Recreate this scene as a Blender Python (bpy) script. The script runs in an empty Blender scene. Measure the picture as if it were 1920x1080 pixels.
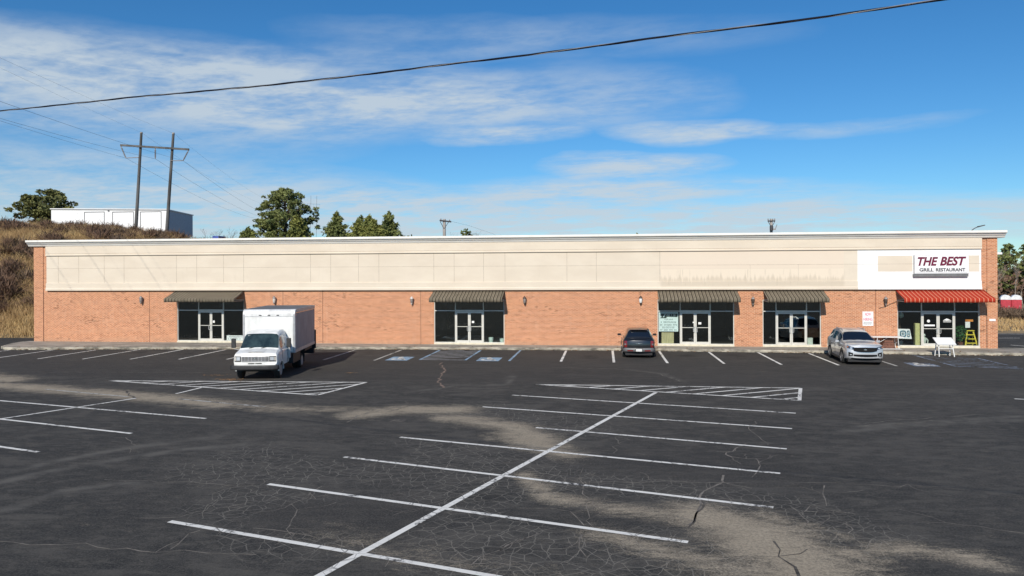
import bpy, bmesh, math, random
import numpy as np
from math import sin, cos, tan, pi, radians, atan2, sqrt, asin
from mathutils import Vector, Matrix

random.seed(7)
rng = np.random.default_rng(11)
SC = bpy.context.scene
COL = SC.collection

# ------------------------------------------------------------------ camera
FPX, CAMH, YAW, ROLL, PCX, PCY = 1400.0, 4.85, radians(6.98), radians(0.25), 960.0, 511.0
cF = Vector((-sin(YAW), cos(YAW), 0))
_r = Vector((cos(YAW), sin(YAW), 0)); _u = Vector((0, 0, 1))
cR = cos(ROLL) * _r - sin(ROLL) * _u
cU = cos(ROLL) * _u + sin(ROLL) * _r
cam_data = bpy.data.cameras.new('camera')
cam = bpy.data.objects.new('camera', cam_data); COL.objects.link(cam)
m = Matrix.Identity(4)
for i in range(3):
    m[i][0] = cR[i]; m[i][1] = cU[i]; m[i][2] = -cF[i]
m[2][3] = CAMH
cam.matrix_world = m
cam_data.sensor_fit = 'HORIZONTAL'; cam_data.sensor_width = 36.0
cam_data.lens = 36.0 * FPX / 1920.0
cam_data.shift_y = -(540.0 - PCY) / 1920.0
cam_data.clip_start = 0.1; cam_data.clip_end = 6000
SC.camera = cam

def ray(px, py):
    return cF + cR * ((px - PCX) / FPX) - cU * ((py - PCY) / FPX)
def G(px, py, z=0.0):
    d = ray(px, py); t = (z - CAMH) / d.z
    return Vector((d.x * t, d.y * t, z))
def AY(px, py, Y):
    d = ray(px, py); t = Y / d.y
    return Vector((d.x * t, Y, CAMH + d.z * t))

# ------------------------------------------------------------------ light, sky, exposure
SUN_EL, SUN_T = radians(31.5), radians(7.5)
SUN = Vector((-sin(SUN_T) * cos(SUN_EL), -cos(SUN_T) * cos(SUN_EL), sin(SUN_EL)))
sd = bpy.data.lights.new('sun', 'SUN'); so = bpy.data.objects.new('sun', sd); COL.objects.link(so)
sd.energy = 4.5; sd.angle = radians(0.5); sd.color = (1.0, 0.93, 0.82)
so.rotation_mode = 'QUATERNION'; so.rotation_quaternion = SUN.to_track_quat('Z', 'Y')
SC.view_settings.view_transform = 'Standard'; SC.view_settings.look = 'None'
SC.view_settings.exposure = 0.0; SC.view_settings.gamma = 1.0
SC.view_settings.use_curve_mapping = False

W = bpy.data.worlds.new('World'); SC.world = W; W.use_nodes = True
wt = W.node_tree; wt.nodes.clear()

class NT:
    def __init__(s, tree): s.t = tree
    def n(s, typ, **kw):
        nd = s.t.nodes.new(typ)
        for k, v in kw.items(): setattr(nd, k, v)
        return nd
    def link(s, a, b): s.t.links.new(a, b)
    def put(s, sock, v):
        if hasattr(v, 'is_output'): s.link(v, sock)
        elif v is not None: sock.default_value = v
    def m(s, op, a, b=None, c=None, clamp=False):
        nd = s.n('ShaderNodeMath', operation=op, use_clamp=clamp)
        s.put(nd.inputs[0], a); s.put(nd.inputs[1], b)
        if c is not None: s.put(nd.inputs[2], c)
        return nd.outputs[0]
    def vm(s, op, a, b=None):
        nd = s.n('ShaderNodeVectorMath', operation=op)
        s.put(nd.inputs[0], a)
        if b is not None: s.put(nd.inputs[1], b)
        return nd.outputs['Value'] if op in ('DOT_PRODUCT', 'LENGTH', 'DISTANCE') else nd.outputs[0]
    def mix(s, f, a, b, blend='MIX'):
        nd = s.n('ShaderNodeMix', data_type='RGBA', blend_type=blend)
        s.put(nd.inputs[0], f)
        s.put(nd.inputs[6], a if hasattr(a, 'is_output') else (*a, 1)[:4])
        s.put(nd.inputs[7], b if hasattr(b, 'is_output') else (*b, 1)[:4])
        return nd.outputs[2]
    def noise(s, vec, scale, detail=4, rough=0.55, dist=0.0):
        nd = s.n('ShaderNodeTexNoise')
        s.put(nd.inputs['Vector'], vec); nd.inputs['Scale'].default_value = scale
        nd.inputs['Detail'].default_value = detail; nd.inputs['Roughness'].default_value = rough
        nd.inputs['Distortion'].default_value = dist
        return nd.outputs['Fac']
    def ramp(s, f, a, b, lo=0.0, hi=1.0):
        nd = s.n('ShaderNodeMapRange', interpolation_type='SMOOTHSTEP')
        s.put(nd.inputs[0], f); nd.inputs[1].default_value = a; nd.inputs[2].default_value = b
        nd.inputs[3].default_value = lo; nd.inputs[4].default_value = hi
        return nd.outputs[0]
    def mapv(s, vec, scale=(1, 1, 1), rot=(0, 0, 0), loc=(0, 0, 0)):
        nd = s.n('ShaderNodeMapping'); s.link(vec, nd.inputs[0])
        nd.inputs[1].default_value = loc; nd.inputs[2].default_value = rot; nd.inputs[3].default_value = scale
        return nd.outputs[0]

def build_world():
    N = NT(wt)
    out = N.n('ShaderNodeOutputWorld'); bg = N.n('ShaderNodeBackground')
    N.link(bg.outputs[0], out.inputs[0])
    sky = N.n('ShaderNodeTexSky', sky_type='NISHITA')
    sky.sun_disc = False; sky.sun_elevation = SUN_EL; sky.sun_rotation = pi + SUN_T
    sky.air_density = 1.0; sky.dust_density = 0.0; sky.ozone_density = 3.5; sky.altitude = 200
    hs = N.n('ShaderNodeHueSaturation'); hs.inputs['Saturation'].default_value = 1.12
    hs.inputs['Value'].default_value = 1.0
    N.link(N.mix(1.0, sky.outputs[0], SKY_TINT, 'MULTIPLY'), hs.inputs['Color'])
    tc = N.n('ShaderNodeTexCoord'); sep = N.n('ShaderNodeSeparateXYZ'); N.link(tc.outputs['Generated'], sep.inputs[0])
    az = N.m('ARCTAN2', sep.outputs[0], sep.outputs[1])
    el = N.m('ARCSINE', sep.outputs[2])
    ae = N.n('ShaderNodeCombineXYZ'); N.link(az, ae.inputs[0]); N.link(el, ae.inputs[1])
    def azel(px, py):
        d = ray(px, py).normalized(); return atan2(d.x, d.y), asin(d.z)
    blobs = [(230, 175, 460, 105, .62), (650, 175, 330, 80, .62), (1010, 190, 330, 60, .55), (60, 120, 330, 60, .45),
             (1150, 75, 330, 40, .22), (200, 335, 480, 50, .62), (620, 405, 560, 60, .50), (960, 254, 130, 20, .75),
             (1290, 246, 150, 22, .85), (1180, 308, 170, 22, .90), (1540, 238, 200, 14, .40), (1130, 352, 260, 28, .72),
             (1150, 395, 560, 50, .66), (1750, 412, 460, 40, .55), (950, 425, 1300, 30, .45), (300, 400, 500, 40, .4), (820, 70, 260, 40, .25)]
    # low-frequency warp so the cloud edges are ragged
    wz = N.n('ShaderNodeTexNoise'); N.link(N.mapv(ae.outputs[0], (5, 14, 1)), wz.inputs['Vector'])
    wz.inputs['Scale'].default_value = 1.0; wz.inputs['Detail'].default_value = 5
    wv = N.vm('SUBTRACT', wz.outputs['Color'], (0.5, 0.5, 0.5))
    wv = N.vm('MULTIPLY', wv, (0.16, 0.036, 0))
    aw = N.vm('ADD', ae.outputs[0], wv)
    acc = None
    for px, py, hx, hy, st in blobs:
        a, e = azel(px, py)
        v = N.vm('SUBTRACT', aw, (a, e, 0))
        v = N.vm('MULTIPLY', v, (FPX / hx, FPX / hy, 0))
        d = N.vm('DOT_PRODUCT', v, v)
        k = N.m('MAXIMUM', N.m('MULTIPLY_ADD', d, -st * 0.75, st), 0.0)
        acc = k if acc is None else N.m('ADD', acc, k)
    acc = N.m('MINIMUM', acc, 1.0)
    # planar projection for the cloud texture
    zc = N.m('ADD', N.m('MAXIMUM', sep.outputs[2], 0.0), 0.10)
    pl = N.n('ShaderNodeCombineXYZ')
    N.link(N.m('DIVIDE', sep.outputs[0], zc), pl.inputs[0]); N.link(N.m('DIVIDE', sep.outputs[1], zc), pl.inputs[1])
    pr = N.mapv(pl.outputs[0], (1, 1, 1), (0, 0, radians(12)))
    n1 = N.noise(N.mapv(pr, (1.7, 2.5, 1)), 1.5, 6, 0.55, 0.3)
    n2 = N.noise(N.mapv(pr, (9.0, 13.0, 1)), 1.6, 4, 0.6, 0.3)
    wisp = N.noise(N.mapv(ae.outputs[0], (7, 60, 1), (0, 0, radians(-3))), 1.0, 6, 0.6, 0.6)
    tex = N.m('ADD', N.m('MULTIPLY', n1, 0.9), N.m('MULTIPLY', n2, 0.35))
    tex = N.m('ADD', tex, N.m('MULTIPLY', wisp, 0.55))
    tex = N.ramp(tex, 0.62, 1.16, 0.30, 1.32)
    dens = N.m('MULTIPLY', acc, tex, clamp=True)
    dens = N.m('MULTIPLY', dens, 0.88)
    col = N.mix(dens, hs.outputs[0], CLOUD_COL)
    N.link(col, bg.inputs[0]); bg.inputs[1].default_value = SKY_STR
SKY_STR = 0.105
SKY_TINT = (0.60, 0.82, 0.98)
CLOUD_COL = (5.3, 6.1, 6.8)
build_world()

# ------------------------------------------------------------------ materials
MATS = {}
def newmat(name):
    mt = bpy.data.materials.new(name); mt.use_nodes = True
    t = mt.node_tree; t.nodes.clear()
    N = NT(t); out = N.n('ShaderNodeOutputMaterial'); b = N.n('ShaderNodeBsdfPrincipled')
    N.link(b.outputs[0], out.inputs[0]); MATS[name] = mt
    return mt, N, b, out
def pmat(name, col, rough=0.7, metal=0.0, var=0.12, scale=4.0, coat=0.0, bump=0.0, stretch=(1, 1, 1), col2=None, spec=0.5):
    mt, N, b, out = newmat(name)
    tc = N.n('ShaderNodeTexCoord')
    v = N.mapv(tc.outputs['Object'], stretch)
    f = N.noise(v, scale, 5, 0.6)
    c2 = col2 if col2 else tuple(max(0, c * (1 - 2 * var)) for c in col)
    c1 = col if col2 else tuple(min(1, c * (1 + 0.6 * var)) for c in col)
    c = N.mix(N.ramp(f, 0.3, 0.7), c2, c1)
    N.link(c, b.inputs['Base Color'])
    b.inputs['Roughness'].default_value = rough; b.inputs['Metallic'].default_value = metal
    b.inputs['Coat Weight'].default_value = coat; b.inputs['Coat Roughness'].default_value = 0.05
    b.inputs['Specular IOR Level'].default_value = spec
    if bump:
        bp = N.n('ShaderNodeBump'); bp.inputs['Strength'].default_value = bump; bp.inputs['Distance'].default_value = 0.02
        N.link(N.noise(v, scale * 8, 3), bp.inputs['Height']); N.link(bp.outputs[0], b.inputs['Normal'])
    return mt

def make_brick():
    mt, N, b, out = newmat('brick')
    tc = N.n('ShaderNodeTexCoord'); sp = N.n('ShaderNodeSeparateXYZ'); N.link(tc.outputs['Object'], sp.inputs[0])
    xy = N.n('ShaderNodeCombineXYZ')
    N.link(N.m('ADD', sp.outputs[0], sp.outputs[1]), xy.inputs[0]); N.link(sp.outputs[2], xy.inputs[1])
    br = N.n('ShaderNodeTexBrick'); N.link(xy.outputs[0], br.inputs['Vector'])
    br.inputs['Color1'].default_value = (0.53, 0.195, 0.086, 1); br.inputs['Color2'].default_value = (0.375, 0.122, 0.052, 1)
    br.inputs['Mortar'].default_value = (0.66, 0.45, 0.31, 1); br.inputs['Scale'].default_value = 1.0
    br.inputs['Brick Width'].default_value = 0.215; br.inputs['Row Height'].default_value = 0.078
    br.inputs['Mortar Size'].default_value = 0.013; br.inputs['Mortar Smooth'].default_value = 0.2
    br.inputs['Bias'].default_value = -0.15
    big = N.noise(N.mapv(tc.outputs['Object'], (0.5, 0.5, 1.0)), 0.9, 5, 0.6)
    c = N.mix(N.ramp(big, 0.40, 0.7, 0, 0.30), br.outputs['Color'], (0.58, 0.29, 0.16))
    # scattered dark burnt bricks
    cell = N.n('ShaderNodeTexVoronoi', feature='F1'); N.link(N.mapv(xy.outputs[0], (1 / 0.215, 1 / 0.078, 1)), cell.inputs['Vector'])
    cell.inputs['Scale'].default_value = 1.0
    sc = N.n('ShaderNodeSeparateColor'); N.link(cell.outputs['Color'], sc.inputs[0])
    pat = N.noise(N.mapv(tc.outputs['Object'], (0.35, 0.35, 1.1), loc=(3, 1, 2)), 1.0, 3)
    dk = N.m('MULTIPLY', N.m('GREATER_THAN', sc.outputs[0], 0.80), N.ramp(pat, 0.52, 0.68, 0.12, 0.62))
    c = N.mix(dk, c, (0.15, 0.075, 0.045))
    lt = N.m('MULTIPLY', N.m('LESS_THAN', sc.outputs[0], 0.16), 0.5)
    c = N.mix(lt, c, (0.66, 0.34, 0.20))
    # pale efflorescence streaks
    st = N.noise(N.mapv(tc.outputs['Object'], (2.2, 2.2, 0.35)), 1.0, 4)
    c = N.mix(N.ramp(st, 0.60, 0.75, 0, 0.28), c, (0.62, 0.43, 0.31))
    # dirt splash just above the walk
    dz = N.ramp(sp.outputs[2], 0.15, 0.55, 0.35, 0.0)
    c = N.mix(N.m('MULTIPLY', dz, N.ramp(big, 0.35, 0.6)), c, (0.40, 0.27, 0.19))
    N.link(c, b.inputs['Base Color']); b.inputs['Roughness'].default_value = 0.9
    b.inputs['Specular IOR Level'].default_value = 0.2
    bp = N.n('ShaderNodeBump'); bp.inputs['Strength'].default_value = 0.35; bp.inputs['Distance'].default_value = 0.01
    bp.invert = True
    N.link(br.outputs['Fac'], bp.inputs['Height']); N.link(bp.outputs[0], b.inputs['Normal'])
make_brick()

def make_stucco():
    mt, N, b, out = newmat('stucco')
    tc = N.n('ShaderNodeTexCoord'); sp = N.n('ShaderNodeSeparateXYZ'); N.link(tc.outputs['Object'], sp.inputs[0])
    n1 = N.noise(N.mapv(tc.outputs['Object'], (0.5, 1, 1.2)), 0.8, 6, 0.6)
    n2 = N.noise(N.mapv(tc.outputs['Object'], (3.5, 1, 0.5)), 1.0, 5, 0.6)
    c = N.mix(N.ramp(n1, 0.35, 0.68), (0.66, 0.575, 0.465), (0.71, 0.625, 0.51))
    c = N.mix(N.ramp(n2, 0.58, 0.78, 0, 0.4), c, (0.60, 0.52, 0.42))
    # where an old sign came off: cleaner, pinker coat with drips under it
    x, z = sp.outputs[0], sp.outputs[2]
    def box(a0, a1, b0, b1, e=0.03):
        f = N.m('MULTIPLY', N.ramp(x, a0 - e, a0 + e), N.ramp(x, a1 - e, a1 + e, 1, 0))
        return N.m('MULTIPLY', f, N.m('MULTIPLY', N.ramp(z, b0 - e, b0 + e), N.ramp(z, b1 - e, b1 + e, 1, 0)))
    OX, OZ = BORG.x, BORG.z
    clean = box(3.6 - OX, 14.7 - OX, 5.02 - OZ, 6.2 - OZ)
    c = N.mix(N.m('MULTIPLY', clean, 0.75), c, (0.72, 0.61, 0.495))
    dirty = box(3.6 - OX, 14.7 - OX, 3.92 - OZ, 5.0 - OZ, 0.12)
    c = N.mix(N.m('MULTIPLY', dirty, 0.55), c, (0.53, 0.45, 0.35))
    dn = N.noise(N.mapv(tc.outputs['Object'], (4.6, 1, 0.07), loc=(5, 0, 0)), 1.2, 7, 0.72)
    zz = N.ramp(z, 3.95 - OZ, 5.0 - OZ, 0.0, 0.46)
    drip = N.m('MULTIPLY', box(3.6 - OX, 14.7 - OX, 3.95 - OZ, 5.02 - OZ), N.ramp(N.m('ADD', dn, N.m('SUBTRACT', zz, 0.20)), 0.42, 0.62))
    c = N.mix(N.m('MULTIPLY', drip, .9), c, (0.75, 0.65, 0.525))
    dn2 = N.noise(N.mapv(tc.outputs['Object'], (4.0, 1, 0.2), loc=(9, 0, 0)), 1.5, 5, 0.7)
    d2 = N.m('MULTIPLY', box(3.6 - OX, 14.7 - OX, 3.95 - OZ, 5.0 - OZ), N.ramp(dn2, 0.58, 0.72, 0, 0.45))
    c = N.mix(d2, c, (0.40, 0.34, 0.265))
    N.link(c, b.inputs['Base Color']); b.inputs['Roughness'].default_value = 0.92
    b.inputs['Specular IOR Level'].default_value = 0.2
BORG = Vector((-8.15, 48.2, 0.0))
make_stucco()

def make_awning(name, ca, cb, cc, period, dirt):
    mt, N, b, out = newmat(name)
    tc = N.n('ShaderNodeTexCoord'); sp = N.n('ShaderNodeSeparateXYZ'); N.link(tc.outputs['Object'], sp.inputs[0])
    f = N.m('FRACT', N.m('DIVIDE', sp.outputs[0], period))
    c = N.mix(N.m('MULTIPLY', N.m('GREATER_THAN', f, 0.42), N.m('LESS_THAN', f, 0.72)), ca, cb)
    c = N.mix(N.m('GREATER_THAN', f, 0.86), c, cc)
    n = N.noise(N.mapv(tc.outputs['Object'], (1, 1, 1)), 2.2, 5, 0.65)
    c = N.mix(N.ramp(n, 0.45, 0.75, 0, dirt), c, (0.06, 0.05, 0.035))
    lo = N.m('MULTIPLY', N.ramp(sp.outputs[2], 0.02, 0.26, 1.0, 0.0), N.ramp(N.noise(tc.outputs['Object'], 5.0, 4), 0.35, 0.6))
    c = N.mix(N.m('MULTIPLY', lo, dirt * 1.3), c, (0.045, 0.042, 0.035))
    N.link(c, b.inputs['Base Color']); b.inputs['Roughness'].default_value = 0.85; b.inputs['Specular IOR Level'].default_value = 0.2
make_awning('awning_brown', (0.068, 0.055, 0.038), (0.225, 0.190, 0.135), (0.37, 0.315, 0.235), 0.220, 0.40)
make_awning('awning_red', (0.44, 0.040, 0.016), (0.36, 0.030, 0.013), (0.68, 0.32, 0.20), 0.238, 0.05)

def make_asphalt():
    mt, N, b, out = newmat('asphalt')
    tc = N.n('ShaderNodeTexCoord'); P = tc.outputs['Object']
    def attr(nm):
        a = N.n('ShaderNodeAttribute'); a.attribute_name = nm; return a.outputs['Fac']
    big = N.noise(P, 0.16, 6, 0.6, 0.4)
    c = N.mix(N.ramp(big, 0.30, 0.70), (0.027, 0.0275, 0.028), (0.050, 0.048, 0.046))
    blot = N.noise(N.mapv(P, (0.5, 1.1, 1)), 0.9, 6, 0.65, 0.8)
    c = N.mix(N.ramp(blot, 0.46, 0.66, 0, 0.75), c, (0.085, 0.080, 0.074))
    mott = N.noise(N.mapv(P, (0.8, 1.5, 1), (0, 0, radians(-14))), 2.6, 6, 0.72, 0.4)
    c = N.mix(N.ramp(mott, 0.48, 0.64, 0, 0.65), c, (0.090, 0.084, 0.076))
    c = N.mix(N.ramp(mott, 0.34, 0.47, 0.6, 0), c, (0.021, 0.022, 0.024))
    tone = attr('tone')
    c = N.mix(N.m('MULTIPLY', tone, 0.6), c, (0.036, 0.034, 0.034))
    # sealer laid in long passes: faint bands
    band = N.noise(N.mapv(P, (0.08, 1.6, 1), (0, 0, radians(16))), 1.0, 4, 0.6)
    c = N.mix(N.ramp(band, 0.55, 0.75, 0, 0.35), c, (0.085, 0.081, 0.078))
    fine = N.noise(P, 22.0, 4, 0.75)
    c = N.mix(N.ramp(fine, 0.46, 0.62, 0, 0.5), c, (0.115, 0.110, 0.102))
    grit = N.noise(P, 75.0, 2, 0.7)
    c = N.mix(N.ramp(grit, 0.56, 0.68, 0, 0.40), c, (0.20, 0.19, 0.175))
    c = N.mix(N.m('MULTIPLY', attr('oil'), N.ramp(N.noise(P, 3.0, 4), .3, .6, .3, .9)), c, (0.013, 0.013, 0.014))
    # light tyre marks
    c = N.mix(N.m('MULTIPLY', attr('mark'), N.ramp(N.noise(N.mapv(P, (1, 1, 1)), 1.4, 4), 0.35, 0.65, 0.15, 0.75)), c, (0.135, 0.128, 0.118))
    # alligator cracking
    dv = N.n('ShaderNodeTexNoise'); N.link(P, dv.inputs['Vector']); dv.inputs['Scale'].default_value = 2.2; dv.inputs['Detail'].default_value = 3
    pw = N.vm('ADD', P, N.vm('MULTIPLY', N.vm('SUBTRACT', dv.outputs['Color'], (0.5, 0.5, 0.5)), (0.16, 0.16, 0)))
    ck = attr('crack')
    for sc_, th, st in ((1.55, 0.014, 0.80), (3.3, 0.028, 0.80)):
        vo = N.n('ShaderNodeTexVoronoi', feature='DISTANCE_TO_EDGE', voronoi_dimensions='2D'); N.link(pw, vo.inputs['Vector']); vo.inputs['Scale'].default_value = sc_
        ln = N.ramp(vo.outputs['Distance'], th * 0.35, th * 1.5, 1, 0)
        msk = N.ramp(N.m('ADD', ck, N.m('MULTIPLY', N.noise(P, 0.55, 5, 0.6), 0.9)), 0.66, 1.15, 0, st)
        msk = N.m('MULTIPLY', msk, N.ramp(N.noise(P, 1.9, 5, 0.7), 0.34, 0.52, 0.25, 1.0))
        c = N.mix(N.m('MULTIPLY', ln, msk), c, (0.20, 0.187, 0.168))
    # washed-out sand and silt
    sn = N.noise(N.mapv(P, (0.55, 1.0, 1), (0, 0, radians(-18))), 1.3, 7, 0.68, 0.7)
    sf = N.noise(P, 26.0, 4, 0.8)
    s_ = N.m('ADD', N.m('ADD', attr('sand'), N.m('MULTIPLY', N.m('SUBTRACT', sn, 0.5), 1.2)), N.m('ADD', N.m('MULTIPLY', N.m('SUBTRACT', sf, 0.5), 1.5), N.m('MULTIPLY', N.m('SUBTRACT', N.noise(N.mapv(P, (2.0, 5.0, 1), (0, 0, radians(-16))), 1.6, 6, 0.75, 0.6), 0.5), 1.1)))
    sm = N.ramp(s_, 0.18, 0.88, 0, 0.94)
    sc2 = N.mix(N.noise(P, 1.2, 4), (0.33, 0.28, 0.215), (0.46, 0.40, 0.315))
    gr = N.noise(P, 17.0, 4, 0.8)
    sc2 = N.mix(N.ramp(gr, 0.42, 0.56, 0.45, 0), sc2, (0.12, 0.105, 0.085))
    sc2 = N.mix(N.ramp(N.noise(N.mapv(P, (0.7, 2.2, 1), (0, 0, radians(-20))), 1.7, 5, 0.7, 0.8), 0.54, 0.68, 0, 0.45), sc2, (0.17, 0.148, 0.118))
    c = N.mix(sm, c, sc2)
    c = N.mix(1.0, c, (1.02, 1.0, 0.95), 'MULTIPLY')
    N.link(c, b.inputs['Base Color'])
    b.inputs['Roughness'].default_value = 0.93; b.inputs['Specular IOR Level'].default_value = 0.18
    bp = N.n('ShaderNodeBump'); bp.inputs['Strength'].default_value = 0.25; bp.inputs['Distance'].default_value = 0.01
    N.link(grit, bp.inputs['Height']); N.link(bp.outputs[0], b.inputs['Normal'])
make_asphalt()

def make_paint(name, col, wear, under=(0.055, 0.054, 0.054)):
    mt, N, b, out = newmat(name)
    tc = N.n('ShaderNodeTexCoord'); P = tc.outputs['Object']
    a = N.noise(P, 5.0, 6, 0.72); a2 = N.noise(P, 0.5, 4, 0.6)
    f = N.ramp(N.m('ADD', a, N.m('MULTIPLY', N.m('SUBTRACT', a2, 0.5), 0.8)), wear - 0.08, wear + 0.08)
    c = N.mix(f, under, N.mix(N.noise(P, 2.0, 4), tuple(x * 0.86 for x in col), col))
    for sc_ in (1.55, 3.3):
        vo = N.n('ShaderNodeTexVoronoi', feature='DISTANCE_TO_EDGE', voronoi_dimensions='2D'); N.link(P, vo.inputs['Vector']); vo.inputs['Scale'].default_value = sc_
        c = N.mix(N.m('MULTIPLY', N.ramp(vo.outputs['Distance'], .008, .04, .8, 0), N.ramp(N.noise(P, .6, 3), .4, .6)), c, (0.10, 0.095, 0.09))
    N.link(c, b.inputs['Base Color']); b.inputs['Roughness'].default_value = 0.8; b.inputs['Specular IOR Level'].default_value = 0.25
make_paint('paint_white', (0.84, 0.815, 0.75), 0.37)
make_paint('paint_faded', (0.52, 0.51, 0.47), 0.44)
make_paint('paint_blue', (0.29, 0.42, 0.55), 0.40)
make_paint('paint_blue_faded', (0.27, 0.33, 0.42), 0.50)
make_paint('paint_grey', (0.50, 0.51, 0.53), 0.37)

def make_glass():
    mt, N, b, out = newmat('glass')
    tr = N.n('ShaderNodeBsdfTransparent'); tr.inputs[0].default_value = (0.93, 0.955, 0.945, 1)
    gl = N.n('ShaderNodeBsdfGlossy'); gl.inputs['Roughness'].default_value = 0.01; gl.inputs['Color'].default_value = (0.9, 0.97, 0.95, 1)
    tc = N.n('ShaderNodeTexCoord')
    bp = N.n('ShaderNodeBump'); bp.inputs['Strength'].default_value = 0.10; bp.inputs['Distance'].default_value = 0.1
    N.link(N.noise(tc.outputs['Object'], 1.1, 2), bp.inputs['Height']); N.link(bp.outputs[0], gl.inputs['Normal'])
    fr = N.n('ShaderNodeLayerWeight'); fr.inputs['Blend'].default_value = 0.5
    mx = N.n('ShaderNodeMixShader'); N.link(N.m('ADD', N.m('MULTIPLY', N.m('POWER', fr.outputs['Facing'], 4.0), 0.7), 0.06), mx.inputs[0]); N.link(tr.outputs[0], mx.inputs[1]); N.link(gl.outputs[0], mx.inputs[2])
    N.link(mx.outputs[0], out.inputs[0])
make_glass()

pmat('cornice_white', (0.84, 0.815, 0.76), 0.75, var=0.05, scale=1.5, stretch=(0.4, 1, 1))
pmat('white_paint_wall', (0.84, 0.84, 0.83), 0.8, var=0.03, scale=1.0)
pmat('groove', (0.46, 0.39, 0.31), 0.9)
pmat('joint_dark', (0.13, 0.055, 0.035), 0.9)
pmat('roofing', (0.30, 0.30, 0.30), 0.9)
pmat('alu_frame', (0.66, 0.64, 0.58), 0.45, 0.15, var=0.05)
pmat('sill', (0.70, 0.64, 0.50), 0.8, var=0.08)
pmat('interior_dark', (0.014, 0.014, 0.014), 0.9, var=0.3, scale=0.8)
pmat('interior_floor', (0.040, 0.042, 0.040), 0.6, var=0.2)
pmat('handle_metal', (0.72, 0.71, 0.68), 0.3, 0.6, var=0.03)
pmat('paper', (0.80, 0.80, 0.78), 0.8, var=0.02)
pmat('sign_white', (0.84, 0.84, 0.84), 0.5, var=0.02)
pmat('sign_grey', (0.17, 0.175, 0.18), 0.6, var=0.1)
pmat('sign_maroon', (0.15, 0.003, 0.035), 0.5, var=0.1)
pmat('sign_text_grey', (0.07, 0.075, 0.085), 0.6, var=0.05)
pmat('sign_pink', (0.72, 0.16, 0.24), 0.6, var=0.1)
pmat('ink', (0.03, 0.04, 0.04), 0.7, var=0.1)
pmat('ink_soft', (0.10, 0.16, 0.16), 0.7, var=0.1)
pmat('banner_cyan', (0.78, 0.88, 0.87), 0.7, var=0.05)
pmat('banner_dark', (0.02, 0.05, 0.05), 0.7, var=0.2)
pmat('plywood', (0.50, 0.45, 0.25), 0.8, var=0.12, scale=2, stretch=(6, 1, 1))
pmat('yellow_green', (0.56, 0.54, 0.24), 0.7, var=0.08)
pmat('teal_art', (0.10, 0.26, 0.36), 0.6, var=0.5, scale=9)
pmat('orange_sign', (0.75, 0.28, 0.05), 0.6, var=0.2)
pmat('lamp_bronze', (0.10, 0.075, 0.06), 0.55, 0.3, var=0.1)
pmat('lamp_grey', (0.30, 0.27, 0.25), 0.55, 0.2, var=0.1)
pmat('lamp_glass', (0.62, 0.58, 0.53), 0.3, var=0.05)
pmat('yellow_ladder', (0.75, 0.62, 0.06), 0.5, var=0.05)
pmat('plant_leaf', (0.035, 0.15, 0.04), 0.6, var=0.4, scale=20)
pmat('terracotta', (0.22, 0.09, 0.06), 0.8)
pmat('pale_ceramic', (0.60, 0.66, 0.58), 0.5, var=0.1)
pmat('bucket_plastic', (0.62, 0.76, 0.68), 0.5, var=0.05)
pmat('white_plastic', (0.82, 0.82, 0.80), 0.5, var=0.03)
pmat('brown_bin', (0.16, 0.075, 0.05), 0.8, var=0.3, scale=9)
pmat('galvanised', (0.42, 0.42, 0.42), 0.5, 0.4)
pmat('truck_white', (0.80, 0.80, 0.775), 0.42, var=0.09, scale=2.2, coat=0.3, stretch=(1, 1, .5))
pmat('box_white', (0.74, 0.74, 0.73), 0.5, var=0.12, scale=1.6, stretch=(1, 1.6, .4))
pmat('aluminium', (0.48, 0.48, 0.49), 0.5, 0.35, var=0.1)
pmat('rim_grey', (0.22, 0.22, 0.225), 0.45, 0.4)
pmat('box_side_shade', (0.26, 0.275, 0.315), 0.55, var=0.08, scale=1.2)  # box side grey, darkened and blued to hold the shade on that side
pmat('truck_roof', (0.13, 0.135, 0.14), 0.6, var=0.15, scale=1)
pmat('rubber', (0.020, 0.020, 0.020), 0.85, var=0.2)
pmat('black_plastic', (0.018, 0.018, 0.020), 0.6, var=0.2)
pmat('black_matte', (0.010, 0.010, 0.011), 0.8, var=0.2, spec=0.2)
pmat('dark_steel', (0.045, 0.045, 0.047), 0.6, 0.3, var=0.2)
pmat('chrome', (0.62, 0.62, 0.62), 0.2, 0.9, var=0.05)
pmat('headlamp', (0.62, 0.66, 0.70), 0.12, 0.2, var=0.1, coat=1.0)
pmat('headlamp_dark', (0.06, 0.07, 0.09), 0.08, 0.2, var=0.4, scale=12, coat=1.0)
pmat('amber', (0.62, 0.20, 0.04), 0.3, coat=0.5)
pmat('tail_red', (0.20, 0.014, 0.012), 0.2, coat=0.8, var=0.15)
pmat('car_glass', (0.008, 0.010, 0.014), 0.04, 0.0, var=0.0, coat=1.0)
pmat('van_glass', (0.035, 0.055, 0.055), 0.05, 0.0, var=0.3, scale=2, coat=1.0)
pmat('silver_paint', (0.56, 0.56, 0.57), 0.32, 0.45, var=0.03, coat=1.0)
pmat('graphite_paint', (0.040, 0.042, 0.046), 0.28, 0.7, var=0.05, coat=1.0)
pmat('bumper_grey', (0.17, 0.17, 0.175), 0.42, 0.2, var=0.06)
pmat('cladding', (0.045, 0.042, 0.040), 0.7, var=0.1)
pmat('plate_white', (0.78, 0.77, 0.75), 0.5, var=0.03)
pmat('concrete', (0.36, 0.325, 0.27), 0.9, var=0.22, scale=1.3, bump=0.2, stretch=(0.6, 1.5, 1))
pmat('kerb_concrete', (0.44, 0.40, 0.32), 0.9, var=0.35, scale=1.6, bump=0.2, stretch=(1, 1, 2))
pmat('dry_earth', (0.33, 0.24, 0.125), 0.95, var=0.3, scale=0.35)
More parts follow.
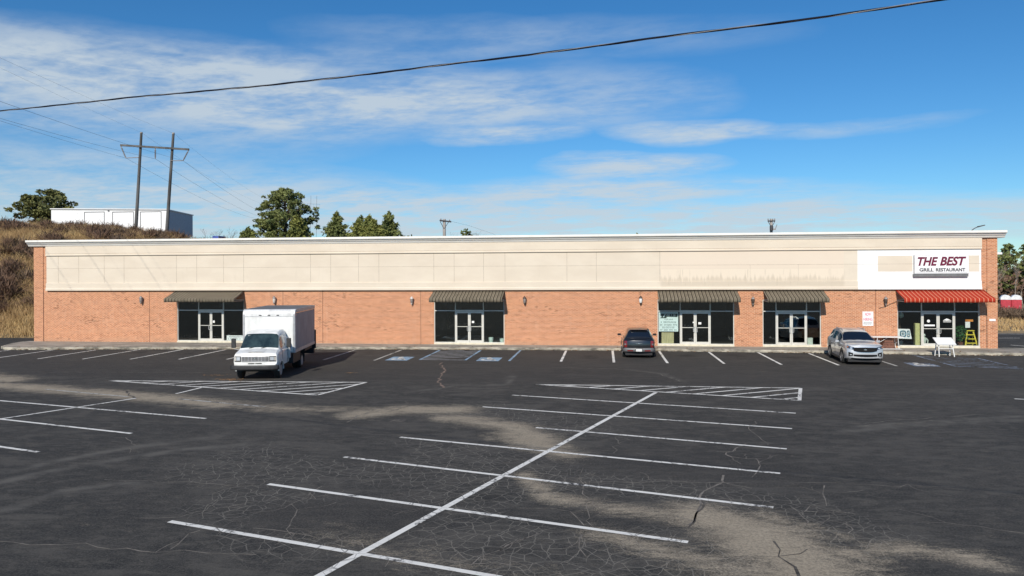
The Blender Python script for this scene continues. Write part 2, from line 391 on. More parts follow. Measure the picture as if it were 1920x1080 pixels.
pmat('dry_grass_blade', (0.58, 0.41, 0.19), 0.9, col2=(0.33, 0.205, 0.095), scale=0.30)
pmat('brush_twig', (0.24, 0.145, 0.095), 0.9, var=0.35, scale=1.5)
pmat('brush_pale', (0.26, 0.18, 0.12), 0.9, var=0.35, scale=1.5)
pmat('leaf_litter', (0.30, 0.17, 0.08), 0.9, var=0.4, scale=3)
pmat('bark', (0.17, 0.125, 0.09), 0.95, var=0.3, scale=3)
pmat('bark_pale', (0.34, 0.29, 0.24), 0.95, var=0.3, scale=3)
pmat('needles', (0.19, 0.205, 0.060), 0.8, col2=(0.080, 0.110, 0.032), scale=0.6)
pmat('needles_yellow', (0.24, 0.24, 0.055), 0.8, col2=(0.10, 0.125, 0.032), scale=0.6)
pmat('oak_leaf', (0.17, 0.17, 0.05), 0.8, col2=(0.07, 0.085, 0.030), scale=0.4)
pmat('storage_white', (0.78, 0.79, 0.80), 0.6, var=0.03, scale=0.5)
pmat('storage_door', (0.84, 0.85, 0.86), 0.6, var=0.02)
pmat('storage_shade', (0.44, 0.48, 0.54), 0.6, var=0.05)  # shaded version of the shed white, blue-grey shade painted in
pmat('trim_dark', (0.06, 0.06, 0.065), 0.7)
pmat('pole_wood', (0.12, 0.118, 0.115), 0.9, var=0.3, scale=1, stretch=(1, 1, 0.2))
pmat('pole_pale', (0.42, 0.39, 0.36), 0.9, var=0.2, scale=1, stretch=(1, 1, 0.2))
pmat('wire', (0.10, 0.10, 0.115), 0.6)
pmat('cable_black', (0.012, 0.012, 0.018), 0.35, var=0.1)
pmat('cable_alu', (0.50, 0.50, 0.50), 0.35, 0.6)
pmat('toilet_red', (0.50, 0.035, 0.055), 0.5)
pmat('toilet_roof', (0.82, 0.82, 0.82), 0.4)
pmat('blue_tarp', (0.08, 0.14, 0.50), 0.6)
pmat('crack_fill', (0.215, 0.19, 0.16), 0.95, var=0.3, scale=3)
pmat('crack_dark', (0.115, 0.10, 0.083), 0.95, var=0.4, scale=4)
pmat('crack_rust', (0.24, 0.17, 0.13), 0.95, var=0.3, scale=3)

# ------------------------------------------------------------------ mesh builder
class MB:
    def __init__(s): s.v = []; s.f = []
    def add(s, vs, fs):
        o = len(s.v); s.v += [tuple(v) for v in vs]; s.f += [tuple(i + o for i in f) for f in fs]; return s
    def box(s, x0, x1, y0, y1, z0, z1):
        return s.add([(x0, y0, z0), (x1, y0, z0), (x1, y1, z0), (x0, y1, z0), (x0, y0, z1), (x1, y0, z1), (x1, y1, z1), (x0, y1, z1)],
                     [(0, 3, 2, 1), (4, 5, 6, 7), (0, 1, 5, 4), (1, 2, 6, 5), (2, 3, 7, 6), (3, 0, 4, 7)])
    def hexa(s, b4, t4):
        return s.add(list(b4) + list(t4), [(0, 3, 2, 1), (4, 5, 6, 7), (0, 1, 5, 4), (1, 2, 6, 5), (2, 3, 7, 6), (3, 0, 4, 7)])
    def tube(s, pts, r, n=8, cap=True):
        pts = [Vector(p) for p in pts]; k = len(pts)
        rs = [r] * k if not hasattr(r, '__len__') else r
        vs, fs = [], []; pu = None
        for i, p in enumerate(pts):
            d = (pts[min(i + 1, k - 1)] - pts[max(i - 1, 0)]).normalized()
            if pu is None:
                a = Vector((0, 0, 1)) if abs(d.z) < 0.9 else Vector((1, 0, 0)); pu = a.cross(d).normalized()
            u = (pu - d * pu.dot(d)); u = u.normalized() if u.length > 1e-6 else d.orthogonal().normalized(); pu = u
            w = d.cross(u)
            for j in range(n):
                a = 2 * pi * j / n; vs.append(p + (u * cos(a) + w * sin(a)) * rs[i])
        for i in range(k - 1):
            for j in range(n):
                fs.append((i * n + j, i * n + (j + 1) % n, (i + 1) * n + (j + 1) % n, (i + 1) * n + j))
        if cap: fs.append(tuple(range(n - 1, -1, -1))); fs.append(tuple((k - 1) * n + j for j in range(n)))
        return s.add(vs, fs)
    def lathe(s, prof, org=(0, 0, 0), axis='z', n=24):
        vs, fs = [], []; k = len(prof); o = Vector(org)
        for (r, h) in prof:
            for j in range(n):
                a = 2 * pi * j / n
                if axis == 'z': p = Vector((r * cos(a), r * sin(a), h))
                elif axis == 'y': p = Vector((r * sin(a), h, r * cos(a)))
                else: p = Vector((h, r * cos(a), r * sin(a)))
                vs.append(o + p)
        for i in range(k - 1):
            for j in range(n): fs.append((i * n + j, i * n + (j + 1) % n, (i + 1) * n + (j + 1) % n, (i + 1) * n + j))
        fs.append(tuple(range(n - 1, -1, -1))); fs.append(tuple((k - 1) * n + j for j in range(n)))
        return s.add(vs, fs)
    def extrude_x(s, prof, x0, x1):      # prof: (y,z) polygon
        n = len(prof)
        vs = [(x0, y, z) for y, z in prof] + [(x1, y, z) for y, z in prof]
        fs = [tuple(range(n - 1, -1, -1)), tuple(range(n, 2 * n))] + [(i, (i + 1) % n, n + (i + 1) % n, n + i) for i in range(n)]
        return s.add(vs, fs)
    def extrude_y(s, prof, y0, y1):      # prof: (x,z)
        n = len(prof)
        vs = [(x, y0, z) for x, z in prof] + [(x, y1, z) for x, z in prof]
        fs = [tuple(range(n - 1, -1, -1)), tuple(range(n, 2 * n))] + [(i, (i + 1) % n, n + (i + 1) % n, n + i) for i in range(n)]
        return s.add(vs, fs)
    def poly(s, pts):
        return s.add(pts, [tuple(range(len(pts)))])
    def grid(s, fn, nu, nv):
        vs = [fn(i / nu, j / nv) for i in range(nu + 1) for j in range(nv + 1)]
        fs = [(i * (nv + 1) + j, (i + 1) * (nv + 1) + j, (i + 1) * (nv + 1) + j + 1, i * (nv + 1) + j + 1) for i in range(nu) for j in range(nv)]
        return s.add(vs, fs)
    def build(s, name, mat, parent=None, world=False, smooth=False, bevel=0.0, fix=True):
        me = bpy.data.meshes.new(name)
        vs = s.v
        if world and parent is not None:
            l = parent.location; vs = [(v[0] - l.x, v[1] - l.y, v[2] - l.z) for v in vs]
        me.from_pydata([tuple(v) for v in vs], [], s.f)
        if fix:
            bm = bmesh.new(); bm.from_mesh(me)
            bmesh.ops.recalc_face_normals(bm, faces=bm.faces)
            if bevel: bmesh.ops.bevel(bm, geom=bm.edges[:], offset=bevel, segments=1, affect='EDGES', clamp_overlap=True)
            bm.to_mesh(me); bm.free()
        me.materials.append(MATS[mat] if isinstance(mat, str) else mat)
        if smooth:
            me.polygons.foreach_set('use_smooth', [True] * len(me.polygons))
            try: me.set_sharp_from_angle(angle=radians(38))
            except Exception: pass
        o = bpy.data.objects.new(name, me); COL.objects.link(o)
        if parent is not None: o.parent = parent
        return o

def tag(o, label=None, cat=None, group=None, kind=None):
    if label: o['label'] = label
    if cat: o['category'] = cat
    if group: o['group'] = group
    if kind: o['kind'] = kind
    return o
def thing(name, label, cat, loc=(0, 0, 0), rz=0.0, group=None):
    o = bpy.data.objects.new(name, None); COL.objects.link(o); o.location = loc; o.rotation_euler = (0, 0, rz)
    o.empty_display_size = 0.2
    return tag(o, label, cat, group)
def struct(o): o['kind'] = 'structure'; return o
def dup(root, loc, rz=0.0, scale=None, label=None, group=None):
    r = root.copy(); COL.objects.link(r); r.location = loc; r.rotation_euler = (0, 0, rz)
    if scale is not None: r.scale = scale if hasattr(scale, '__len__') else (scale,) * 3
    if label: r['label'] = label
    if group: r['group'] = group
    for ch in list(root.children):
        c = ch.copy(); COL.objects.link(c); c.parent = r
        for g in list(ch.children):
            d = g.copy(); COL.objects.link(d); d.parent = c
    return r

def text_mesh(name, body, x0, x1, z0, z1, y, mat, parent, shear=0.0, bold=0.0, depth=0.01, world=True):
    cu = bpy.data.curves.new(name, 'FONT'); cu.body = body; cu.shear = shear; cu.offset = bold; cu.extrude = 0.02
    cu.resolution_u = 4
    ob = bpy.data.objects.new(name + '_src', cu); COL.objects.link(ob)
    dg = bpy.context.evaluated_depsgraph_get()
    me = bpy.data.meshes.new_from_object(ob.evaluated_get(dg))
    bpy.data.objects.remove(ob, do_unlink=True)
    co = np.zeros(len(me.vertices) * 3); me.vertices.foreach_get('co', co); co = co.reshape(-1, 3)
    lo, hi = co.min(0), co.max(0)
    sx = (x1 - x0) / (hi[0] - lo[0]); sz = (z1 - z0) / (hi[1] - lo[1])
    nc = np.empty_like(co)
    nc[:, 0] = x0 + (co[:, 0] - lo[0]) * sx
    nc[:, 2] = z0 + (co[:, 1] - lo[1]) * sz
    nc[:, 1] = y - np.where(co[:, 2] > 0, depth, 0.0)
    if world and parent is not None: nc -= np.array(parent.location)
    me.vertices.foreach_set('co', nc.ravel()); me.materials.clear(); me.materials.append(MATS[mat]); me.update()
    me.name = name
    o = bpy.data.objects.new(name, me); COL.objects.link(o)
    if parent is not None: o.parent = parent
    return o
def word_marks(mb, x0, x1, z0, z1, y, n, seed):
    r = random.Random(seed); w = (x1 - x0) / n
    for i in range(n):
        a = x0 + i * w
        if r.random() < 0.12 and seed != 21: continue
        h = z0 + (z1 - z0) * r.uniform(0.0, 0.15)
        t = (z1 - z0) * 0.2
        mb.box(a, a + w * 0.24, y - .003, y, z0, z1)
        mb.box(a + w * .27, a + w * .75, y - .003, y, z1 - t, z1)
        if r.random() < 0.7: mb.box(a + w * .27, a + w * .7, y - .003, y, h, h + t)

# ------------------------------------------------------------------ ground: terrain, lot, markings
def sstep(t):
    t = np.clip(t, 0, 1); return t * t * (3 - 2 * t)
def terrain(x, y):
    x = np.asarray(x, float); y = np.asarray(y, float)
    xs = np.array([-400, -78, -70, -59, -53, -49.7, -43, -36, -26, -14, 4, 24, 30, 400])
    zs = np.array([12.0, 11.1, 10.6, 9.9, 9.05, 8.3, 7.8, 7.5, 7.2, 6.6, 5.0, 0.6, -0.04, -0.04])
    plat = np.interp(x, xs, zs)
    yb = 53.0 + 20.0 * sstep((x + 43.5) / 3.0)
    run = np.where(x < -40, 36.0, 24.0)
    t = np.clip((y - yb) / run, 0, 1)
    z = plat * np.sin(t * pi / 2) ** 0.92
    z = z + np.clip((y - 110) / 400, 0, 1) * 14 * sstep((-60 - x) / 120)
    z = z + np.where(z > 0.3, 0.18 * np.sin(x * 0.9 + y * .5) * np.sin(y * 0.7 - x * .2), 0)
    z = np.where((x > 26) & (y > 90), -np.clip((y - 90) / 70, 0, 1) * 1.7, z)
    return z - 0.05

def grid_mesh(xs, ys, zf):
    X, Y = np.meshgrid(xs, ys, indexing='ij')
    Z = zf(X, Y)
    nx, ny = len(xs), len(ys)
    V = np.stack([X, Y, Z], -1).reshape(-1, 3)
    i, j = np.meshgrid(np.arange(nx - 1), np.arange(ny - 1), indexing='ij')
    a = (i * ny + j).ravel()
    F = np.stack([a, a + ny, a + ny + 1, a + 1], -1)
    return V, F
def mesh_np(name, V, F, mat, smooth=False):
    me = bpy.data.meshes.new(name)
    me.vertices.add(len(V)); me.vertices.foreach_set('co', np.asarray(V, np.float32).ravel())
    k = F.shape[1]
    me.loops.add(len(F) * k); me.loops.foreach_set('vertex_index', np.asarray(F, np.int32).ravel())
    me.polygons.add(len(F)); me.polygons.foreach_set('loop_start', np.arange(len(F), dtype=np.int32) * k)
    me.polygons.foreach_set('loop_total', np.full(len(F), k, np.int32))
    if smooth: me.polygons.foreach_set('use_smooth', np.ones(len(F), bool))
    me.update(); me.validate()
    me.materials.append(MATS[mat])
    o = bpy.data.objects.new(name, me); COL.objects.link(o); return o

def build_ground():
    xs = np.concatenate([[-3000, -1200, -600, -300, -200, -150, -120], np.arange(-100, 60, 1.25), np.arange(60, 140, 5), [150, 200, 300, 600, 1200, 3000]])
    ys = np.concatenate([[-3000, -1000, -400, -150, -80, -40, 0, 30, 45], np.arange(50, 112, 1.25), np.arange(112, 200, 6), [220, 300, 400, 520, 700, 1200, 3000]])
    V, F = grid_mesh(xs, ys, terrain)
    struct(mesh_np('ground', V, F, 'dry_earth', True))
build_ground()

def seg_mask(X, Y, pts, r0, r1=None):
    best = np.zeros_like(X)
    r1 = r1 or r0
    n = len(pts) - 1
    for k in range(n):
        (ax, ay), (bx, by) = pts[k], pts[k + 1]
        dx, dy = bx - ax, by - ay; L = dx * dx + dy * dy + 1e-9
        t = np.clip(((X - ax) * dx + (Y - ay) * dy) / L, 0, 1)
        d = np.hypot(X - ax - t * dx, Y - ay - t * dy)
        r = r0 + (r1 - r0) * (k + t) / n
        best = np.maximum(best, 1 - d / r)
    return np.clip(best, 0, 1)

def build_lot():
    xs = np.concatenate([np.arange(-95, -42, 3.0), np.arange(-42, 27, 0.22), np.arange(27, 96, 3.0)])
    ys = np.concatenate([np.arange(-70, 6, 4.0), np.arange(6, 48, 0.22), [48.5, 50, 52.3], np.arange(54.5, 64, 2.4)])
    V, F = grid_mesh(xs, ys, lambda x, y: np.zeros_like(x))
    cx = V[F][:, :, 0].mean(1); cy = V[F][:, :, 1].mean(1)
    F = F[~((cy > 52.3) & (cx < 22.0))]
    X, Y = V[:, 0], V[:, 1]
    sand = np.zeros_like(X)
    def S(px, r0, r1=None, amp=1.0):
        nonlocal sand
        pts = [tuple(G(*p)[:2]) for p in px]
        sand = np.maximum(sand, amp * seg_mask(X, Y, pts, r0, r1))
    S([(-80, 703), (30, 713)], 2.2, 1.3, .9)
    S([(-60, 718), (60, 727), (250, 742), (420, 758)], 1.4, 1.5, .95)
    S([(420, 758), (560, 768), (640, 768)], 1.5, 1.3, .62)
    S([(680, 775), (760, 768), (860, 768)], 1.6, 1.5, .95)
    S([(850, 785), (960, 800), (1010, 825)], 1.3, 1.2, .85)
    S([(960, 815), (1060, 852)], 1.3, 1.2, .85)
    S([(980, 890), (1030, 935), (1180, 955), (1330, 975)], .6, .9, .72)
    S([(1310, 965), (1420, 1000), (1510, 1060), (1530, 1140)], 1.4, 2.5, 1.0); S([(1420, 960), (1500, 985), (1580, 1010)], .5, .7, .6)
    S([(1120, 1000), (1350, 1060)], .9, 1.2, .62)
    S([(1540, 1040), (1700, 1030), (1850, 1052)], .7, .8, .70)
    S([(600, 1000), (1000, 1090)], 1.2, 1.2, .35)
    S([(1100, 720), (1500, 740)], .6, .6, .2)
    crack = np.zeros_like(X)
    def C(px, r, amp):
        nonlocal crack
        pts = [tuple(G(*p)[:2]) for p in px]
        crack = np.maximum(crack, amp * np.minimum(1, 1.6 * seg_mask(X, Y, pts, r)))
    C([(500, 870), (800, 860), (950, 900)], 3.5, .75)
    C([(900, 770), (1050, 800)], 3.0, .65)
    C([(480, 940), (560, 1000)], 2.2, .7)
    C([(850, 960), (1000, 1060), (1250, 1060)], 2.6, .75)
    C([(1000, 890), (1150, 900), (1500, 960), (1600, 1000)], 1.8, .65)
    C([(1150, 760), (1480, 770)], 2.5, .25)
    C([(1550, 730), (1800, 740)], 3.0, .3)
    # freshly sealed patches with no cracks
    for pts, r in (([(560, 970), (740, 965)], 1.2), ([(1180, 870), (1420, 880)], 1.4), ([(700, 850), (620, 835)], 1.3), ([(1000, 960), (1120, 975)], .7)):
        crack *= 1 - np.minimum(1, 1.8 * seg_mask(X, Y, [tuple(G(*p)[:2]) for p in pts], r))
    tone = sstep((Y - 32.3) / 0.8) * 0.9 * (1 - .5 * sstep((X - 6) / 10))
    tone = np.maximum(tone, .8 * seg_mask(X, Y, [tuple(G(*p)[:2]) for p in [(560, 970), (740, 965)]], 1.6) ** .5)
    tone = np.maximum(tone, .7 * seg_mask(X, Y, [tuple(G(*p)[:2]) for p in [(1180, 870), (1420, 880)]], 1.8) ** .5)
    mark = np.zeros_like(X)
    for px, r in (([(-40, 895), (120, 862), (250, 838), (400, 820)], .30), ([(-40, 912), (150, 873), (330, 845), (470, 832)], .30),
                  ([(1600, 800), (1750, 790), (1960, 778)], .25), ([(1560, 812), (1700, 798), (1960, 785)], .25),
                  ([(770, 735), (860, 722), (950, 722), (960, 705)], .2), ([(1170, 692), (1240, 700), (1280, 715)], .18),
                  ([(0, 960), (120, 920), (250, 905)], .22)):
        mark = np.maximum(mark, np.minimum(1, 1.7 * seg_mask(X, Y, [tuple(G(*p)[:2]) for p in px], r)))
    oil = np.zeros_like(X); ro = np.random.default_rng(5)
    for sx in (-36.5, -33.7, -31, -28.2, -25.4, -22.6, -19.8, -16.9, -14.1, -.9, 1.9, 4.8, 7.7, 10.6, 13.4, 16.2):
        for k in range(3):
            cx_, cy_ = sx + ro.normal(0, .25), ro.uniform(41.8, 45.0); oil = np.maximum(oil, ro.uniform(.4, .9) * np.clip(1.4 * (1 - np.hypot(X - cx_, Y - cy_) / ro.uniform(.3, .7)), 0, 1))
    for k in range(26):
        cx_, cy_ = ro.uniform(-14, 10), ro.uniform(11, 31); oil = np.maximum(oil, ro.uniform(.2, .6) * np.clip(1.4 * (1 - np.hypot(X - cx_, (Y - cy_) * 1.3) / ro.uniform(.25, .6)), 0, 1))
    o = mesh_np('parking_lot', V, F, 'asphalt')
    for nm, a in (('sand', sand), ('crack', crack), ('tone', tone), ('mark', mark), ('oil', oil)):
        at = o.data.attributes.new(nm, 'FLOAT', 'POINT'); at.data.foreach_set('value', a.astype(np.float32))
    struct(o)
build_lot()

def strip(mb, a, b, w, z):
    a = Vector((a[0], a[1], 0)); b = Vector((b[0], b[1], 0)); d = (b - a).normalized(); n = Vector((-d.y, d.x, 0)) * (w / 2)
    mb.poly([(*(a - n)[:2], z), (*(b - n)[:2], z), (*(b + n)[:2], z), (*(a + n)[:2], z)])

def build_markings():
    Z = 0.007
    ws, wf, wb, wbf, hb = MB(), MB(), MB(), MB(), MB()
    # stalls along the kerb
    for x, y0, y1, mb in ((-37.9, 39.0, 43.7, ws), (-35.1, 39.2, 44.1, ws), (-32.32, 39.3, 44.5, ws), (-29.6, 39.4, 44.75, ws), (-26.8, 39.6, 45.0, ws), (-23.96, 39.8, 45.2, ws),
                      (-21.2, 40.0, 45.4, ws), (-18.4, 40.1, 45.5, ws), (-15.58, 40.2, 45.7, wf), (-12.65, 40.2, 45.8, wf), (-2.31, 40.55, 46.3, ws), (0.54, 40.4, 46.4, ws),
                      (3.36, 40.35, 46.3, ws), (6.29, 40.35, 46.2, ws), (9.16, 40.2, 46.1, ws), (12.01, 40.2, 45.9, ws), (14.81, 40.1, 45.6, wf)):
        strip(mb, (x, y0), (x, y1), 0.14, Z)
    # blue access aisles
    def aisle(x0, x1, y0, y1, n, mb, slope):
        strip(mb, (x0, y0), (x0, y1), 0.14, Z); strip(mb, (x1, y0), (x1, y1), 0.14, Z)
        strip(hb if mb is wb else mb, (x0 + .07, y0 + .07), (x1 - .07, y0 + .07), 0.12, Z)
        for k in range(n):
            ya = y0 + (k + 0.6) * (y1 - y0) / n * 0.92 - .1
            yb_ = min(ya + slope, y1)
            t = (yb_ - ya) / slope
            strip(hb if mb is wb else mb, (x0 + .07, ya), (x0 + .07 + (x1 - x0 - .14) * t, yb_), 0.12, Z)
    aisle(-10.2, -7.62, 40.75, 45.9, 6, wb, 1.35)
    strip(wb, (-5.15, 40.6), (-5.15, 46.2), 0.14, Z)
    aisle(17.67, 20.5, 40.0, 45.5, 7, wbf, -0.9)
    # accessible symbols
    def symbol(cx, cy, w, h, base, white):
        base.poly([(cx - w / 2, cy - h / 2, Z), (cx + w / 2, cy - h / 2, Z), (cx + w / 2, cy + h / 2, Z), (cx - w / 2, cy + h / 2, Z)])
        z2 = Z + .004
        def P(u, v): return (cx + (u - .5) * w, cy + (v - .5) * h)
        c0 = P(.46, .36); r = w * .25
        ring = [(c0[0] + r * cos(a), c0[1] + r * 1.15 * sin(a)) for a in [radians(t) for t in range(130, 371, 20)]]
        for a, b in zip(ring[:-1], ring[1:]): strip(white, a, b, w * .13, z2)
        for a, b in ((P(.42, .80), P(.46, .45)), (P(.46, .45), P(.68, .43)), (P(.68, .43), P(.76, .17)), (P(.76, .17), P(.86, .2)), (P(.44, .62), P(.64, .6))):
            strip(white, a, b, w * .16, z2)
        hx, hy = P(.42, .88)
        white.poly([(hx + w * .11 * cos(a), hy + w * .11 * sin(a), z2) for a in [2 * pi * i / 10 for i in range(10)]])
    wsym = MB(); sb = MB(); sbf = MB()
    symbol(-11.45, 41.2, 1.25, 1.8, sb, wsym); symbol(-6.35, 41.3, 1.25, 1.7, sb, wsym)
    symbol(16.3, 40.85, 1.25, 1.5, sbf, wsym)
    # angled double rows
    for a, b in (((318, 978), (940, 1083.5)), ((503, 908), (1290, 1017)), ((645, 857), (1450, 952)), ((750, 820), (1463, 888)), ((1005, 802), (1475, 842)),
                 ((905, 763), (1485, 804)), ((960, 741), (1492, 775)), ((-120, 741), (386, 785)), ((-90, 776), (246, 813)), ((-200, 809), (72, 848))):
        strip(ws, G(*a), G(*b), 0.13, Z)
    A, B = G(600, 1080), G(1230, 736)
    strip(ws, A + (A - B) * 0.28, B, 0.15, Z + .002)
    for a, b in (((-170, 812), (255, 747)), ((330, 738.5), (378, 727))):
        strip(ws, G(*a), G(*b), 0.13, Z + .002)
    strip(wf, G(335, 748), G(497, 763), 0.13, Z)
    strip(wf, G(85, 730), G(240, 744), 0.12, Z)
    a = G(1902, 748); strip(ws, a, a + Vector((9, -2.6, 0)), 0.13, Z)
    strip(ws, G(1872, 634), G(1912, 634), .15, Z); strip(ws, G(1895, 647), G(1990, 655), .15, Z)
    strip(ws, G(1860, 626), G(1960, 627), .15, Z)
    # hatched islands
    def island(t, w, lines, inset):
        t = [Vector(p) for p in t]
        for i in range(3): strip(ws, t[i], t[(i + 1) % 3], w, Z)
        ang, off0, step, n = lines
        d = Vector((cos(ang), sin(ang), 0)); nrm = Vector((-d.y, d.x, 0))
        for k in range(n):
            o = off0 + k * step; hit = []
            for i in range(3):
                p, q = t[i], t[(i + 1) % 3]; a_, b_ = p.dot(nrm) - o, q.dot(nrm) - o
                if a_ * b_ < 0: hit.append(p.lerp(q, a_ / (a_ - b_)))
            if len(hit) == 2 and (hit[0] - hit[1]).length > 0.3: strip(ws, hit[0], hit[1], w * .95, Z + .0015)
    for tri, ang in (([(-2.92, 32.19, 0), (8.09, 32.18, 0), (7.28, 29.12, 0)], 32), ([(-22.35, 31.52, 0), (-10.47, 32.12, 0), (-11.33, 28.56, 0)], 33)):
        d = Vector((-sin(radians(ang)), cos(radians(ang)), 0))
        os_ = [Vector(p).dot(d) for p in tri]
        step = 0.82; n = int((max(os_) - min(os_)) / step)
        island(tri, 0.14, (radians(ang), min(os_) + step * .6, step, n + 1), 0)
    struct(ws.build('parking_lines', 'paint_white', fix=False)); struct(wf.build('faded_parking_lines', 'paint_faded', fix=False))
    struct(wb.build('blue_parking_lines', 'paint_blue', fix=False)); struct(wbf.build('faded_blue_parking_lines', 'paint_blue_faded', fix=False))
    struct(hb.build('hatched_aisle_lines', 'paint_grey', fix=False)); struct(sb.build('blue_pavement_symbol', 'paint_blue', fix=False)); struct(sbf.build('faded_pavement_symbol', 'paint_blue_faded', fix=False))
    struct(wsym.build('wheelchair_marking', 'paint_white', fix=False))
build_markings()

def crackline(mb, px, w, seed, jit=0.10, branch=0.0):
    r = random.Random(seed)
    pts = [G(*p) for p in px]
    fine = []
    for a, b in zip(pts[:-1], pts[1:]):
        n = max(2, int((b - a).length / 0.30))
        for k in range(n):
            p = a.lerp(b, k / n); fine.append(p + Vector((r.gauss(0, jit), r.gauss(0, jit), 0)))
    fine.append(pts[-1])
    L = []; R = []
    for i, p in enumerate(fine):
        d = (fine[min(i + 1, len(fine) - 1)] - fine[max(i - 1, 0)]).normalized(); n = Vector((-d.y, d.x, 0))
        ww = w * r.uniform(.35, 1.25) / 2
        L.append((p.x - n.x * ww, p.y - n.y * ww, .0035)); R.append((p.x + n.x * ww, p.y + n.y * ww, .0035))
    for i in range(len(fine) - 1): mb.poly([L[i], L[i + 1], R[i + 1], R[i]])
    for i in range(1, len(fine) - 1):
        if r.random() < branch:
            a = r.uniform(0, 2 * pi); q = fine[i]; poly = [q]
            for k in range(r.randint(2, 5)):
                a += r.uniform(-.6, .6); q = q + Vector((cos(a), sin(a), 0)) * r.uniform(.12, .3); poly.append(q)
            for p, q in zip(poly[:-1], poly[1:]): strip(mb, p, q, w * .5, .0035)
def build_cracks():
    mb, rb, db = MB(), MB(), MB()
    crackline(db, [(1455, 1015), (1475, 1045), (1500, 1085)], .05, 50, .05, .3); crackline(db, [(1322, 945), (1305, 965), (1290, 990)], .05, 51, .05, .3); crackline(db, [(1480, 905), (1540, 925)], .03, 52, .05, .3)
    crackline(db, [(690, 776), (735, 770), (770, 760), (760, 752)], .05, 53, .08, .3); crackline(db, [(735, 788), (760, 789)], .5, 54, .05)
    crackline(db, [(230, 733), (250, 742), (256, 748)], .10, 55, .06)
    crackline(rb, [(826, 680), (833, 695), (826, 706), (820, 714), (831, 727)], .10, 1, .07)
    for i, (px, w, br) in enumerate((
        ([(0, 1014), (150, 1024), (300, 1033), (480, 1040)], .03, .1), ([(200, 900), (330, 904), (480, 911)], .03, .1), ([(250, 972), (330, 970), (400, 955), (460, 945)], .025, .3),
        ([(1358, 893), (1355, 905), (1320, 920), (1310, 945), (1290, 985)], .05, .2), ([(1395, 833), (1365, 850), (1370, 857), (1420, 862), (1428, 868), (1410, 895)], .035, .3),
        ([(1545, 910), (1540, 935), (1520, 950), (1500, 965), (1512, 985)], .03, .6), ([(1480, 905), (1600, 908), (1760, 912)], .025, .05), ([(1520, 960), (1560, 955), (1610, 965)], .025, .5),
        ([(1090, 880), (1100, 950), (1095, 1010), (1100, 1045)], .025, .7), ([(980, 950), (1070, 960), (1095, 985)], .03, .3),
        ([(600, 910), (560, 940), (540, 985), (545, 1003)], .03, .6), ([(760, 760), (690, 775), (700, 768), (670, 780), (650, 792)], .04, .3),
        ([(830, 727), (900, 729), (955, 726)], .04, .1), ([(780, 738), (830, 728)], .03, .1), ([(1050, 690), (1150, 692), (1230, 699), (1275, 715)], .035, .05),
        ([(1600, 795), (1720, 785), (1830, 778), (1920, 781)], .035, .1), ([(1620, 798), (1750, 788)], .03, .1), ([(0, 697), (200, 698), (430, 699)], .035, .05),
        ([(1110, 810), (1160, 818), (1150, 850)], .025, .6), ([(930, 890), (1000, 885), (1100, 905), (1280, 903), (1400, 905)], .025, .3),
        ([(480, 990), (640, 1015), (730, 1040), (960, 1060)], .025, .5), ([(880, 1060), (960, 1020), (1010, 1000)], .03, .3), ([(240, 850), (250, 835), (235, 820)], .02, .3),
        ([(1560, 975), (1600, 985), (1590, 1000)], .025, .5), ([(1420, 790), (1400, 800), (1440, 835)], .03, .3),
        ([(330, 1030), (350, 1005), (375, 995)], .025, .2), ([(1700, 960), (1800, 985), (1920, 1000)], .02, .2), ([(740, 965), (860, 930), (930, 905)], .02, .3))):
        crackline(mb, px, w, 10 + i, .06, br)
    struct(db.build('dark_pavement_cracks', 'crack_dark', fix=False)); struct(mb.build('pavement_cracks', 'crack_fill', fix=False)); struct(rb.build('wide_pavement_crack', 'crack_rust', fix=False))
build_cracks()

